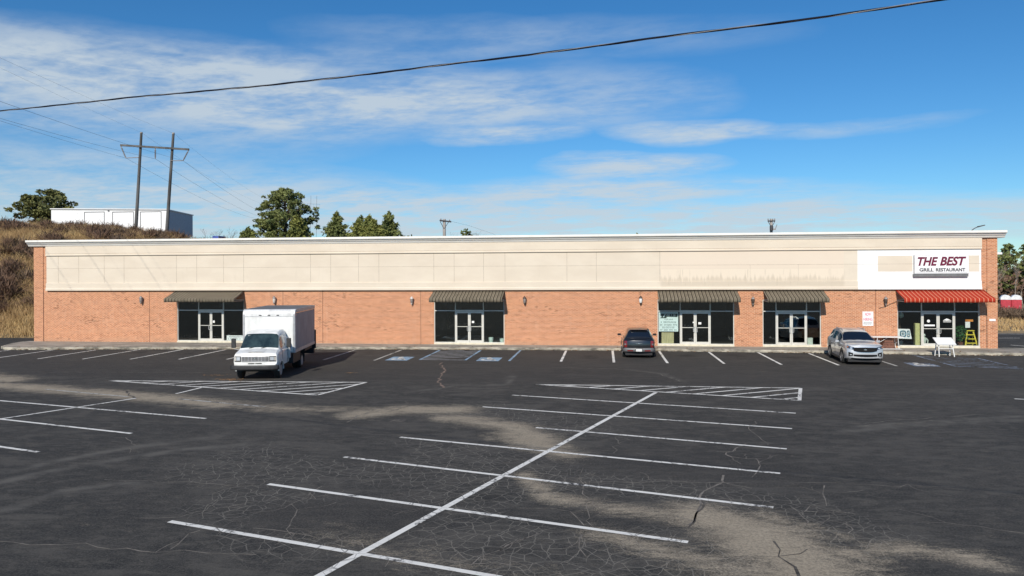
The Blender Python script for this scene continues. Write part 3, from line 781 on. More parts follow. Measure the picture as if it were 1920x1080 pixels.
KERB = [(-40.6, 48.2), (-40.3, 46.6), (-39.3, 44.6), (-38.5, 44.0), (-37.6, 43.9), (-33, 44.5), (-27.3, 45.05), (-20, 45.65), (-14.6, 46.0), (-7, 46.35), (0.6, 46.55), (6, 46.35), (11.5, 46.05), (17, 45.75),
        (22.5, 45.5), (24.2, 45.6), (25.6, 45.9), (26.6, 46.6), (26.9, 47.4), (26.3, 48.1), (24.6, 48.75), (23.56, 48.9)]
def build_walk():
    inner = []
    K = [Vector((*p, 0)) for p in KERB]
    for i, p in enumerate(K):
        d = (K[min(i + 1, len(K) - 1)] - K[max(i - 1, 0)]).normalized(); n = Vector((-d.y, d.x, 0)); inner.append(p + n * 0.17)
    mb = MB(); n = len(K)
    for i in range(n - 1):
        a, b, c, d = K[i], K[i + 1], inner[i + 1], inner[i]
        mb.poly([(a.x, a.y, -.02), (b.x, b.y, -.02), (b.x, b.y, .13), (a.x, a.y, .13)])
        a2, b2 = a.lerp(d, .12), b.lerp(c, .12)
        mb.poly([(a.x, a.y, .13), (b.x, b.y, .13), (b2.x, b2.y, .155), (a2.x, a2.y, .155)])
        mb.poly([(a2.x, a2.y, .155), (b2.x, b2.y, .155), (c.x, c.y, .155), (d.x, d.y, .155)])
    struct(mb.build('kerb', 'kerb_concrete', fix=False))
    mw = MB(); Y1 = 48.4
    front = [p for p in inner[:-3]]
    for p, q in zip(front[:-1], front[1:]):
        mw.poly([(p.x, p.y, .15), (q.x, q.y, .15), (q.x, max(Y1, q.y), .15), (p.x, max(Y1, p.y), .15)])
    struct(mw.build('sidewalk', 'concrete', fix=False))
    mj = MB()
    for k in range(22):
        x = -38 + k * 2.9
        y0 = np.interp(x, [p[0] for p in KERB[3:15]], [p[1] for p in KERB[3:15]])
        mj.box(x, x + .02, y0 + .2, 48.1, .1505, .153)
    struct(mj.build('sidewalk_joints', 'groove', fix=False))
    # dead leaves blown against the kerb
    V = []; F = []
    for k in range(2600):
        x = rng.uniform(-38, 25)
        dens = 0.5 + 0.5 * sin(x * 0.9) * sin(x * .37 + 1)
        if rng.random() > dens * .9: continue
        y0 = np.interp(x, [p[0] for p in KERB[3:16]], [p[1] for p in KERB[3:16]])
        y = y0 - abs(rng.normal(0, .10)) - .01 if rng.random() < .8 else y0 + rng.uniform(.0, .5)
        z = .012 + (0.155 if y > y0 else 0) + rng.uniform(0, .03 if y > y0 - .05 and y <= y0 else .01)
        s = rng.uniform(.02, .06); a = rng.uniform(0, 2 * pi); t = rng.uniform(-.5, .5) * s
        b = len(V); V += [(x + s * cos(a), y + s * sin(a), z + t + .02), (x - s * sin(a), y + s * cos(a), z), (x - s * cos(a), y - s * sin(a), z + .02 - t), (x + s * sin(a), y - s * cos(a), z)]
        F.append((b, b + 1, b + 2, b + 3))
    for cx, cy, n, sp in ((-16.9, 32.35, 130, .35), (-12.2, 35.0, 30, .12), (-18.3, 33.6, 40, .4)):
        for k in range(n):
            x, y = cx + rng.normal(0, sp), cy + rng.normal(0, sp * .5); s = rng.uniform(.02, .05); a = rng.uniform(0, 6.3)
            b = len(V); V += [(x + s * cos(a), y + s * sin(a), .03), (x - s * sin(a), y + s * cos(a), .012), (x - s * cos(a), y - s * sin(a), .02), (x + s * sin(a), y - s * cos(a), .012)]
            F.append((b, b + 1, b + 2, b + 3))
    o = mesh_np('leaf_litter', np.array(V), np.array(F), 'leaf_litter')
    tag(o, 'brown dead leaves scattered along the kerb and under the truck', 'leaves', kind='stuff')
build_walk()

# ------------------------------------------------------------------ the retail building
WY = 48.2
STORES = [(-29.14, -24.27, -27.62, -25.77), (-11.09, -6.41, -9.70, -7.78), (3.40, 8.14, 4.79, 6.70), (9.86, 13.37, 10.66, 12.54), (17.84, 22.57, 19.23, 21.18)]
def build_building():
    B = thing('retail_building', 'long single storey brick strip mall with cream parapet band', 'building', BORG)
    bw = lambda mb, nm, mt, **k: mb.build(nm, mt, k.pop('p', B), world=k.pop('w', True), **k)
    XL, XR = -39.86, 23.54
    w = MB(); x = XL + .72
    for s in STORES:
        w.box(x, s[0], WY, WY + .3, .1, 3.1); x = s[1]
    w.box(x, XR - .59, WY, WY + .3, .1, 3.1)
    w.box(XL + .72, XR - .59, WY, WY + .3, 3.1, 6.9)
    w.box(XL + .05, XL + .35, WY + .3, WY + 20, 0, 7.0); w.box(XR - .35, XR - .05, WY + .3, WY + 20, 0, 7.0); w.box(XL + .35, XR - .35, WY + 19.7, WY + 20, 0, 7.0)
    bw(w, 'brick_wall', 'brick')
    for a, b in ((XL, XL + .71), (XR - .58, XR)):
        p = MB(); p.box(a, b, WY - .045, WY + .3, .1, 6.85); bw(p, 'pilaster', 'brick')
    for x in (-31.17, -18.71, -11.98, -21.5, 16.58, XL + .72, XR - .6):
        j = MB(); j.box(x - .014, x + .014, WY - .003, WY + .01, .15, 3.72); bw(j, 'expansion_joint', 'joint_dark')
    prof = [(WY, 3.72), (WY - .19, 3.72), (WY - .19, 3.84), (WY - .14, 3.90), (WY - .14, 4.22), (WY - .08, 4.25), (WY - .08, 6.16), (WY, 6.16)]
    f = MB(); f.extrude_x(prof, XL + 1.0, 15.5); bw(f, 'parapet_panel', 'stucco')
    f = MB(); f.extrude_x(prof, 15.5, XR - .93); bw(f, 'painted_panel', 'white_paint_wall')
    fr = [(WY, 6.16), (WY - .17, 6.16), (WY - .17, 6.22), (WY - .13, 6.25), (WY - .13, 6.29), (WY - .15, 6.31), (WY - .15, 6.82), (WY, 6.82)]
    f = MB(); f.extrude_x(fr, XL + .98, XR - .91); bw(f, 'frieze', 'stucco')
    g = MB()
    for x in (-37.95, -36.4, -34.47, -32.99, -29.12, -27.64, -25.7, -24.25, -19.52, -18.11, -16.19, -14.79, -11.07, -9.71, -7.76, -6.35, -2.33, -.45, 3.55):
        g.box(x - .011, x + .011, WY - .083, WY - .08, 4.25, 5.262); g.box(x - .011, x + .011, WY - .083, WY - .08, 5.278, 6.15)
    for x in (9.1, 12.0): g.box(x - .006, x + .006, WY - .082, WY - .08, 4.25, 5.262)
    g.box(XL + 1.0, 22.6, WY - .083, WY - .08, 5.262, 5.278)
    bw(g, 'panel_joint', 'groove')
    for a, b, z0, z1 in ((16.69, 18.69, 4.81, 5.77), (21.9, 22.5, 4.79, 5.76)):
        t = MB(); t.box(a, b, WY - .082, WY - .0801, z0, z1); bw(t, 'unpainted_patch', 'stucco')
    cp = [(WY + .4, 6.82), (WY - .16, 6.82), (WY - .20, 6.86), (WY - .24, 6.93), (WY - .24, 6.96), (WY - .32, 6.985), (WY - .36, 7.05), (WY - .36, 7.08), (WY - .46, 7.10), (WY - .48, 7.13), (WY - .48, 7.25), (WY + .4, 7.25)]
    c = MB(); xx = XL - .3
    for xe in (-20.1, -.3, 14.9, XR + .36):
        c.extrude_x(cp, xx, xe - .006); xx = xe
    c.box(XL - .3, XL + .35, WY + .4, WY + 20.2, 7.0, 7.25); c.box(XR - .35, XR + .36, WY + .4, WY + 20.2, 7.0, 7.25)
    bw(c, 'cornice', 'cornice_white')
    r = MB(); r.box(XL + .35, XR - .35, WY + .3, WY + 19.7, 6.3, 6.4); bw(r, 'roof', 'roofing')
    for s in STORES: sl = MB(); sl.box(s[0], s[1], WY - .02, WY + .16, .14, .25); bw(sl, 'door_sill', 'sill')
    # storefronts
    for i, (x0, x1, d0, d1) in enumerate(STORES):
        fy0, fy1 = WY + .05, WY + .15
        fm = MB(); T = 3.1; H = 2.32; jw = .055
        for x in (x0, d0, d1 - jw, x1 - jw): fm.box(x, x + jw, fy0, fy1, .25 if x not in (d0, d1 - jw) else .15, T)
        for a, b in ((x0 + jw, d0), (d0 + jw, d1 - jw), (d1, x1 - jw)):
            fm.box(a, b, fy0, fy1, T - .06, T)
            if a == d0 + jw: fm.box(a, b, fy0 - .005, fy1, H - .02, H + .09)
            else: fm.box(a, b, fy0, fy1, H + .01, H + .065); fm.box(a, b, fy0 - .02, fy1 + .02, .15, .30)
        bw(fm, 'storefront_frame', 'alu_frame')
        for a, b, z0, z1 in ((x0 + jw, d0, .30, H + .01), (d1, x1 - jw, .30, H + .01), (x0 + jw, d0, H + .065, T - .06), (d0 + jw, d1 - jw, H + .09, T - .06), (d1, x1 - jw, H + .065, T - .06)):
            gp = MB(); gp.box(a, b, WY + .095, WY + .105, z0, z1); bw(gp, 'window', 'glass')
        mid = (d0 + d1) / 2
        for k, (a, b) in enumerate(((d0 + jw + .006, mid - .004), (mid + .004, d1 - jw - .006))):
            d = MB(); st = .085; y0, y1 = WY + .055, WY + .10
            d.box(a, a + st, y0, y1, .17, H - .03); d.box(b - st, b, y0, y1, .17, H - .03)
            d.box(a + st, b - st, y0, y1, .17, .42); d.box(a + st, b - st, y0, y1, H - .12, H - .03); d.box(a + st, b - st, y0 + .005, y1 - .005, 1.30, 1.335)
            dr = bw(d, 'door', 'alu_frame')
            # children of the door share its local frame (door origin = building origin)
            l = Vector(BORG)
            for z0, z1 in ((.42, 1.30), (1.335, H - .12)):
                gm = MB(); gm.box(a + st - l.x, b - st - l.x, WY + .072 - l.y, WY + .08 - l.y, z0, z1); gm.build('pane', 'glass', dr)
            hx = (b - .05 if k == 0 else a + .05) - l.x; hd = -1 if k == 0 else 1
            hm = MB(); yy = WY + .055 - l.y
            hm.tube([(hx, yy, 1.02), (hx, yy - .07, 1.02), (hx + hd * .07, yy - .09, 1.06), (hx + hd * .07, yy - .09, 1.32), (hx, yy - .07, 1.36), (hx, yy, 1.36)], .016, 6)
            hm.box(hx - .025, hx + .025, yy - .01, yy, .98, 1.40)
            hm.build('handle', 'handle_metal', dr)
        it = MB(); D = 7.0
        ix0, ix1 = x0 - .6, x1 + .6
        it.poly([(ix0, WY + D, .1), (ix1, WY + D, .1), (ix1, WY + D, 3.3), (ix0, WY + D, 3.3)])
        it.poly([(ix0, WY + .3, .1), (ix0, WY + D, .1), (ix0, WY + D, 3.3), (ix0, WY + .3, 3.3)]); it.poly([(ix1, WY + .3, .1), (ix1, WY + D, .1), (ix1, WY + D, 3.3), (ix1, WY + .3, 3.3)])
        it.poly([(ix0, WY + .3, 3.3), (ix1, WY + .3, 3.3), (ix1, WY + D, 3.3), (ix0, WY + D, 3.3)])
        bw(it, 'shop_interior', 'interior_dark', fix=False)
        fl = MB(); fl.poly([(ix0, WY + .16, .155), (ix1, WY + .16, .155), (ix1, WY + D, .155), (ix0, WY + D, .155)]); bw(fl, 'shop_floor', 'interior_floor', fix=False)
    return B
BLD = build_building()

def awning(x0, x1, mat, label, z0=2.97, ztop=3.69, zfr=3.20, p=1.35):
    cx = (x0 + x1) / 2
    t = thing('awning', label, 'awning', (cx, WY - .02, z0), 0, 'striped fabric awnings over the shop entrances')
    hw = (x1 - x0) / 2
    r = random.Random(int(x0 * 10))
    ph = [r.uniform(0, 6) for _ in range(4)]
    prof = [(-.0, ztop - z0), (-p * .33, ztop - z0 - (ztop - zfr) * .345), (-p * .66, ztop - z0 - (ztop - zfr) * .68), (-p + .02, zfr - z0 + .008), (-p - .005, zfr - z0 - .02), (-p - .01, (zfr - z0) * .5), (-p, 0.0)]
    def fn(u, v):
        f = v * (len(prof) - 1); i = min(int(f), len(prof) - 2); a = f - i
        y = prof[i][0] * (1 - a) + prof[i + 1][0] * a; z = prof[i][1] * (1 - a) + prof[i + 1][1] * a
        x = -hw + 2 * hw * u
        s = sin(u * 23 + ph[0]) * .5 + sin(u * 51 + ph[1]) * .3
        if v > .99: z += .012 * s
        elif v < .5 and v > 0: z += .010 * s - .012
        if v > .6: y += .008 * sin(u * 37 + ph[2])
        return (x, y, z)
    c = MB(); c.grid(fn, 48, len(prof) - 1)
    o = c.build('canopy', mat, t, smooth=True, fix=False)
    md = o.modifiers.new('thickness', 'SOLIDIFY'); md.thickness = .012; md.offset = 0
    fr = MB()
    fr.tube([(-hw + .03, -p + .05, .05), (hw - .03, -p + .05, .05)], .02, 6); fr.tube([(-hw + .03, -p + .06, zfr - z0 - .05), (hw - .03, -p + .06, zfr - z0 - .05)], .02, 6)
    n = 5
    for k in range(n):
        x = -hw + .04 + (2 * hw - .08) * k / (n - 1)
        fr.tube([(x, -.02, ztop - z0 - .06), (x, -p + .06, zfr - z0 - .05), (x, -p + .05, .05), (x, 0, .05)], .016, 6)
    fr.build('frame', 'galvanised', t)
    return t
for (a, b), lab in zip(((-29.25, -24.25), (-11.1, -6.38), (3.38, 8.30), (9.88, 13.48)),
                       ('brown striped awning over the doorway behind the box truck', 'brown striped awning over the blue hatched parking aisle',
                        'brown striped awning above the window with the for sale banner', 'shortest brown striped awning, just left of the silver car')):
    awning(a, b, 'awning_brown', lab)
awning(17.72, 22.78, 'awning_red', 'bright red striped awning below the restaurant sign')

def sconce(x, z, glass, label, body='lamp_grey', lens=False):
    t = thing('wall_light', label, 'wall light', (x, WY, z), 0, 'lantern wall lights along the brick front')
    bp = MB(); bp.box(-.07, .07, -.02, 0, -.10, .16); bp.tube([(0, -.01, .12), (0, -.13, .16)], .018, 6); bp.build('back_plate', body, t, bevel=.004)
    cap = MB(); cap.lathe([(.015, .30), (.035, .27), (.075, .22), (.125, .15), (.125, .13), (.05, .12)], (0, -.17, 0), n=14); cap.build('cap', body, t, smooth=True)
    g = MB(); g.lathe([(.095, .125), (.10, .05), (.085, -.12), (.06, -.16)], (0, -.17, 0), n=14); g.build('lamp_glass', glass, t, smooth=True)
    bs = MB(); bs.lathe([(.07, -.155), (.075, -.18), (.04, -.23), (.015, -.29)], (0, -.17, 0), n=14); bs.build('base', body, t, smooth=True)
    return t
for x, z, g, bd, lab in ((-31.69, 3.05, 'lamp_grey', 'lamp_grey', 'grey wall lantern near the far left end of the brick front'),
                     (-22.05, 3.05, 'lamp_glass', 'lamp_grey', 'pale wall lantern just above the white box truck'),
                     (-12.55, 3.02, 'lamp_grey', 'lamp_glass', 'wall lantern with whitish cap, left of the awning over the blue hatched aisle'),
                     (-5.07, 3.03, 'lamp_grey', 'lamp_bronze', 'wall lantern just right of the awning over the blue hatched aisle'),
                     (2.34, 3.05, 'paper', 'lamp_bronze', 'white wall lantern with dark ends above the dark rounded car'),
                     (9.25, 3.0, 'lamp_bronze', 'lamp_grey', 'bronze wall lantern on the narrow brick pier between two brown awnings'),
                     (17.11, 3.0, 'lamp_bronze', 'lamp_grey', 'wall lantern beside the red awning with a loose wire below')):
    sconce(x, z, g, lab, bd)
def wall_wire():
    mb = MB(); mb.tube([(16.75, WY - .03, 2.56), (17.1, WY - .04, 2.66), (17.5, WY - .05, 2.86), (17.78, WY - .05, 2.98)], .014, 5)
    tag(mb.build('loose_wire', 'lamp_bronze'), 'loose dark wire running from the lantern to the red awning', 'wire')
wall_wire()
def wall_pack():
    t = thing('floodlight', 'small white floodlight on the right end wall of the building', 'floodlight', (23.54, 48.7, 5.85))
    a = MB(); a.tube([(0, 0, -.1), (.2, 0, -.05)], .03, 6); a.box(0, .03, -.08, .08, -.2, .02); a.build('bracket', 'galvanised', t)
    h = MB(); h.box(.12, .5, -.12, .12, -.04, .10); h.build('lamp_head', 'white_plastic', t, bevel=.02)
wall_pack()

# ------------------------------------------------------------------ signs
def main_sign():
    t = thing('restaurant_sign', 'white lightbox sign reading THE BEST GRILL RESTAURANT', 'sign', (20.28, WY - .08, 4.5))
    x0, x1, z0, z1, yf = 18.74, 21.86, 4.66, 5.80, WY - .23
    c = MB(); c.box(x0, x1, yf + .012, WY - .085, z0, z1); c.build('cabinet', 'aluminium', t, world=True, bevel=.01)
    f = MB(); f.box(x0 + .02, x1 - .02, yf, yf + .011, z0 + .02, z1 - .02); fc = f.build('face', 'sign_white', t, world=True)
    l = MB(); l.box(x0 - .05, x1 - .05, yf - .02, WY - .085, 4.49, 4.645); l.build('bottom_rail', 'sign_grey', t, world=True)
    g = MB(); g.box(x0 + .1, x1 - .1, yf - .004, yf, 4.735, 4.745); g.build('face_line', 'sign_grey', t, world=True)
    text_mesh('lettering', 'THE', 18.93, 20.10, 5.15, 5.68, yf, 'sign_maroon', t, shear=.28, bold=.036); text_mesh('lettering', 'BEST', 20.20, 21.70, 5.15, 5.70, yf, 'sign_maroon', t, shear=.28, bold=.036)
    text_mesh('lettering', 'GRILL', 19.03, 19.84, 4.80, 5.01, yf, 'sign_text_grey', t, bold=.034)
    text_mesh('lettering', 'RESTAURANT', 19.97, 21.64, 4.80, 5.01, yf, 'sign_text_grey', t, bold=.034)
main_sign()
def hiring():
    t = thing('poster', 'white NOW HIRING poster on the brick wall right of the silver car', 'poster', (16.12, WY, 1.48))
    p = MB(); p.box(15.8, 16.43, WY - .02, WY - .001, 1.48, 2.36); p.build('sheet', 'sign_white', t, world=True)
    text_mesh('lettering', 'NOW', 15.94, 16.29, 2.09, 2.29, WY - .02, 'sign_pink', t, bold=.02, depth=.004)
    text_mesh('lettering', 'HIRING', 15.85, 16.38, 1.79, 1.98, WY - .02, 'sign_pink', t, bold=.02, depth=.004)
    w = MB(); word_marks(w, 15.86, 16.36, 1.56, 1.69, WY - .02, 9, 21); w.build('small_print', 'sign_text_grey', t, world=True)
hiring()
GY = WY + .13
def banner():
    t = thing('banner', 'pale blue FOR SALE banner with dark header in the shop window', 'banner', (4.1, GY, 1.05))
    p = MB(); p.box(3.49, 4.70, GY, GY + .012, 1.06, 2.28); p.build('sheet', 'banner_cyan', t, world=True)
    h = MB(); h.extrude_y([(3.60, 2.20), (3.66, 1.98), (3.55, 1.90), (3.95, 1.90), (4.0, 1.99), (4.66, 1.97), (4.66, 2.20)], GY - .004, GY - .001); h.build('header', 'banner_dark', t, world=True)
    s = MB(); word_marks(s, 3.98, 4.62, 2.03, 2.15, GY - .005, 9, 1)
    s.extrude_y([(3.74, 1.96), (3.80, 1.96), (3.93, 2.16), (3.86, 2.16)], GY - .008, GY - .005); s.build('header_print', 'banner_cyan', t, world=True)
    text_mesh('lettering', 'FOR SALE', 3.85, 4.38, 1.79, 1.87, GY, 'ink_soft', t, depth=.004, bold=.01)
    w = MB()
    for z, a, b, n, sd_ in ((1.60, 3.62, 4.60, 11, 2), (1.43, 3.57, 4.64, 13, 3), (1.27, 3.70, 4.48, 10, 4), (1.11, 3.58, 4.62, 13, 5)): word_marks(w, a, b, z, z + .095, GY - .001, n, sd_)
    w.build('print', 'ink_soft', t, world=True)
banner()
def simple(name, label, cat, mb, mat, **k):
    return tag(mb.build(name, mat, **k), label, cat)
def small_items():
    m_ = MB(); m_.box(3.66, 4.42, GY + .02, GY + .045, .30, 1.0)
    simple('plywood_sheet', 'yellowish plywood sheet standing in the window under the banner', 'plywood', m_, 'plywood')
    t = thing('window_sign', 'white sign with faint grey print low in the window behind the truck', 'sign', (-25.0, GY, .3))
    m_ = MB(); m_.box(-25.60, -24.38, GY, GY + .02, .31, .64); m_.build('sheet', 'sign_white', t, world=True)
    m_ = MB(); word_marks(m_, -25.42, -24.55, .51, .58, GY - .001, 9, 6); word_marks(m_, -25.5, -24.5, .36, .43, GY - .001, 12, 7); m_.build('print', 'ink_soft', t, world=True)
    for x, z, w_, h_, lab in ((-26.5, 1.50, .15, .15, 'small white notice on the door behind the box truck'), (-8.50, 1.55, .16, .14, 'small white notice on the door under the awning by the blue aisle'),
                              (6.03, 1.52, .18, .14, 'small white notice on the right door beside the for sale banner'), (5.64, 1.60, .09, .09, 'tiny white notice on the left door beside the for sale banner')):
        m_ = MB(); m_.box(x - w_ / 2, x + w_ / 2, WY + .063, WY + .068, z, z + h_)
        o = simple('door_notice', lab, 'notice', m_, 'paper'); o['group'] = 'paper notices on shop doors'
    for x, h_, lab in ((-7.35, .42, 'taller pale green bucket inside the window right of the doors'), (-6.62, .34, 'shorter pale green bucket at the right edge of the window')):
        t = thing('bucket', lab, 'bucket', (x, WY + .35, .155), 0, 'pale buckets in the shop window')
        m_ = MB(); m_.lathe([(.12, 0), (.15, h_), (.165, h_), (.165, h_ + .02), (.14, h_ + .02), (.12, .03)], n=18); m_.build('body', 'bucket_plastic', t, smooth=True)
        m_ = MB(); m_.tube([(-.16, 0, h_ - .02), (-.15, -.12, h_ - .16), (0, -.17, h_ - .2), (.15, -.12, h_ - .16), (.16, 0, h_ - .02)], .006, 5); m_.build('handle', 'galvanised', t)
    m_ = MB(); m_.box(12.60, 12.92, WY + .2, WY + .45, .155, .70)
    simple('carton', 'pale green carton standing in the narrow window behind the silver car', 'box', m_, 'pale_ceramic', bevel=.01)
    # restaurant window
    t = thing('art_board', 'white board with blue pictures leaning in the restaurant window', 'board', (18.3, GY, .7))
    m_ = MB(); m_.hexa([(17.9, GY, .70), (18.72, GY, .68), (18.72, GY + .02, .68), (17.9, GY + .02, .70)], [(17.9, GY + .05, 1.30), (18.62, GY + .05, 1.28), (18.62, GY + .07, 1.28), (17.9, GY + .07, 1.30)]); m_.build('board', 'sign_white', t, world=True)
    m_ = MB()
    for cx, rx in ((18.22, .19), (18.53, .09)):
        for r0, r1 in ((1.0, .62), (.42, .15)):
            ring = []
            for k in range(20):
                a = 2 * pi * k / 20
                sq = 1 / max(abs(cos(a)), abs(sin(a))) ** .6
                ring.append((cos(a) * sq, sin(a) * sq))
            for k in range(20):
                p, q = ring[k], ring[(k + 1) % 20]
                def W_(u, s): z = .985 + u[1] * .21 * s; return (cx + u[0] * rx * s, GY + .05 * (z - .69) / .6 - .004, z)
                m_.poly([W_(p, r0), W_(q, r0), W_(q, r1), W_(p, r1)])
    m_.build('picture', 'teal_art', t, world=True, fix=False)
    m_ = MB(); m_.box(18.95, 19.21, WY + .2, WY + .45, .155, 1.63)
    simple('pedestal', 'tall yellow green pedestal inside the restaurant window', 'pedestal', m_, 'yellow_green', bevel=.01)
    t = thing('figurine', 'pale ceramic figurine low behind the left restaurant door', 'figurine', (19.5, WY + .35, .155))
    m_ = MB(); m_.lathe([(.13, 0), (.15, .08), (.11, .3), (.15, .48), (.13, .58), (.05, .63), (.05, .66), (.085, .70), (.09, .76), (.06, .82), (.01, .84)], n=16)
    for sx in (-1, 1): m_.tube([(sx * .13, 0, .55), (sx * .22, -.03, .42), (sx * .18, -.08, .25)], [.045, .04, .03], 8)
    m_.build('body', 'pale_ceramic', t, smooth=True)
    m_ = MB(); m_.box(19.40, 20.0, WY + .02, WY + .05, 1.47, 1.57)
    simple('push_bar_sign', 'white strip sign across the left restaurant door', 'sign', m_, 'sign_white')
    m_ = MB(); m_.lathe([(.06, 0), (.09, .01), (.06, .02)], (19.66, WY + .06, 1.78), 'y', 12)
    simple('door_sticker', 'small round white sticker on the left restaurant door', 'sticker', m_, 'paper')
    m_ = MB(); m_.extrude_y([(20.48, 1.80), (20.58, 1.88), (20.7, 1.94), (20.82, 1.90), (20.98, 1.80), (20.85, 1.82), (20.7, 1.80), (20.58, 1.82)], WY + .062, WY + .068); m_.box(20.5, 20.95, WY + .062, WY + .068, 1.72, 1.755)
    simple('door_decal', 'white cap shaped decal on the right restaurant door', 'decal', m_, 'paper')
    m_ = MB(); m_.box(21.80, 22.24, GY, GY + .02, 1.75, 1.88)
    simple('orange_sign', 'small orange sign taped inside the restaurant window', 'sign', m_, 'orange_sign')
    m_ = MB(); m_.box(21.79, 22.06, GY, GY + .012, 1.38, 1.742)
    simple('menu_sheet', 'white menu sheet below the orange sign in the restaurant window', 'notice', m_, 'paper')
    # step ladder
    t = thing('step_ladder', 'yellow folding step ladder inside the restaurant window', 'ladder', (22.22, WY + .5, .155))
    m_ = MB()
    for sx in (-1, 1): m_.hexa([(sx * .36 - .035, -.22, 0), (sx * .36 + .035, -.22, 0), (sx * .36 + .035, -.16, 0), (sx * .36 - .035, -.16, 0)], [(sx * .17 - .035, -.03, 1.0), (sx * .17 + .035, -.03, 1.0), (sx * .17 + .035, .03, 1.0), (sx * .17 - .035, .03, 1.0)])
    m_.build('front_rails', 'yellow_ladder', t)
    for z in (.25, .50, .75):
        w_ = .36 - .19 * z; y = -.19 + .19 * z; s_ = MB(); s_.box(-w_, w_, y - .05, y + .06, z, z + .05); s_.build('step', 'yellow_ladder', t)
    m_ = MB(); m_.box(-.22, .22, -.10, .14, 1.0, 1.05); m_.build('top_step', 'yellow_ladder', t)
    m_ = MB()
    for sx in (-1, 1): m_.tube([(sx * .40 - .1, .30, 0), (sx * .18, .06, .98)], .022, 6)
    m_.tube([(-.48, .27, .1), (.28, .27, .1)], .015, 6); m_.tube([(-.36, .17, .5), (.22, .17, .5)], .015, 6); m_.build('rear_rails', 'yellow_ladder', t)
    # potted plant
    t = thing('potted_plant', 'leafy green plant in a dark pot inside the restaurant window', 'plant', (21.62, WY + .4, .155))
    m_ = MB(); m_.lathe([(.11, 0), (.16, .28), (.18, .30), (.15, .31), (.14, .28)], n=16); m_.build('pot', 'terracotta', t, smooth=True)
    m_ = MB(); r = random.Random(4)
    for k in range(9): m_.tube([(0, 0, .28), (r.uniform(-.12, .12), r.uniform(-.1, .1), .7), (r.uniform(-.28, .25), r.uniform(-.2, .1), r.uniform(.9, 1.3))], .008, 4)
    m_.build('stem', 'bark', t)
    m_ = MB()
    for k in range(190):
        c = Vector((r.gauss(0, .14), r.gauss(-.03, .10), r.uniform(.45, 1.32))); a = Vector((r.gauss(0, 1), r.gauss(0, 1), r.gauss(0, .6))).normalized(); b_ = a.orthogonal().normalized()
        L = r.uniform(.07, .13); m_.poly([c - a * L, c - b_ * L * .35, c + a * L, c + b_ * L * .35])
    m_.build('leaves', 'plant_leaf', t, fix=False)
    # dim plant stand shape in the left pane
    t = thing('artificial_tree', 'dim topiary tree with round head in the left restaurant window', 'plant', (18.38, WY + 1.1, .155))
    m_ = MB(); m_.lathe([(.13, 0), (.17, .32), (.15, .33)], n=14); m_.build('pot', 'pale_ceramic', t, smooth=True)
    m_ = MB(); m_.tube([(0, 0, .3), (.02, 0, 1.0), (0, 0, 1.75)], .02, 6); m_.build('stem', 'bark', t)
    m_ = MB()
    for k in range(260):
        d = Vector((r.gauss(0, 1), r.gauss(0, 1), r.gauss(0, 1))).normalized() * r.uniform(.12, .25); c = Vector((0, 0, 1.95)) + d; a = d.orthogonal().normalized(); b_ = d.cross(a).normalized()
        m_.poly([c - a * .05, c - b_ * .05, c + a * .05, c + b_ * .05])
    m_.build('leaves', 'bucket_plastic', t, fix=False)
    m_ = MB(); m_.box(23.06, 23.42, WY - .065, WY - .046, 1.80, 1.93)
    simple('address_plaque', 'small white plaque on the right brick corner pillar', 'plaque', m_, 'sign_white')
    # tilted white table in front of the restaurant
    t = thing('drafting_table', 'white table with tilted top standing at the kerb before the restaurant', 'table', (19.15, 44.95, 0))
    m_ = MB(); m_.hexa([(-.50, -.32, .66), (.50, -.32, .66), (.50, .32, 1.0), (-.50, .32, 1.0)], [(-.50, -.34, .70), (.50, -.34, .70), (.50, .30, 1.04), (-.50, .30, 1.04)]); m_.build('tabletop', 'white_plastic', t)
    for sx in (-.36, .36):
        for y0, y1, z1 in ((-.30, -.12, .77), (.26, .16, .91)):
            l = MB(); l.tube([(sx * 1.12, y0, 0), (sx, y1, z1)], .026, 6); l.build('leg', 'white_plastic', t)
    m_ = MB(); m_.tube([(-.37, -.2, .45), (.37, -.2, .45)], .02, 6); m_.tube([(-.37, .2, .5), (.37, .2, .5)], .02, 6)
    for sx in (-.37, .37): m_.tube([(sx, -.2, .45), (sx, .2, .5)], .02, 6)
    m_.build('stretcher', 'white_plastic', t)
    # folding table by the wall
    t = thing('folding_table', 'white folding table along the brick wall behind the silver car', 'table', (17.0, 47.62, .15))
    m_ = MB(); m_.box(-.92, .86, -.36, .36, .69, .735); m_.build('tabletop', 'white_plastic', t, bevel=.008)
    for sx in (-.62, .55):
        for y in (-.28, .28):
            l = MB(); l.tube([(sx, y, .69), (sx * 1.12, y, 0)], .017, 6); l.build('leg', 'white_plastic', t)
    m_ = MB(); m_.tube([(-.66, -.28, .35), (-.66, .28, .35)], .014, 6); m_.tube([(.59, -.28, .35), (.59, .28, .35)], .014, 6); m_.tube([(-.66, -.28, .3), (0, -.1, .66)], .012, 6); m_.build('stretcher', 'white_plastic', t)
    t = thing('bin', 'dark reddish brown slatted bin under the white folding table', 'bin', (16.92, 47.7, .16))
    m_ = MB()
    m_.hexa([(-.20, -.2, 0), (.56, -.2, 0), (.56, .2, 0), (-.20, .2, 0)], [(-.06, -.16, .62), (.38, -.16, .62), (.38, .2, .62), (-.06, .2, .62)]); m_.build('body', 'brown_bin', t)
    m_ = MB()
    for z in (.12, .26, .40, .54): m_.box(-.16 + z * .2, .50 - z * .25, -.225 + z * .06, -.20 + z * .06, z, z + .05)
    m_.build('slats', 'terracotta', t)
    m_ = MB(); m_.box(-.45, .75, -.35, .3, 0, .012)
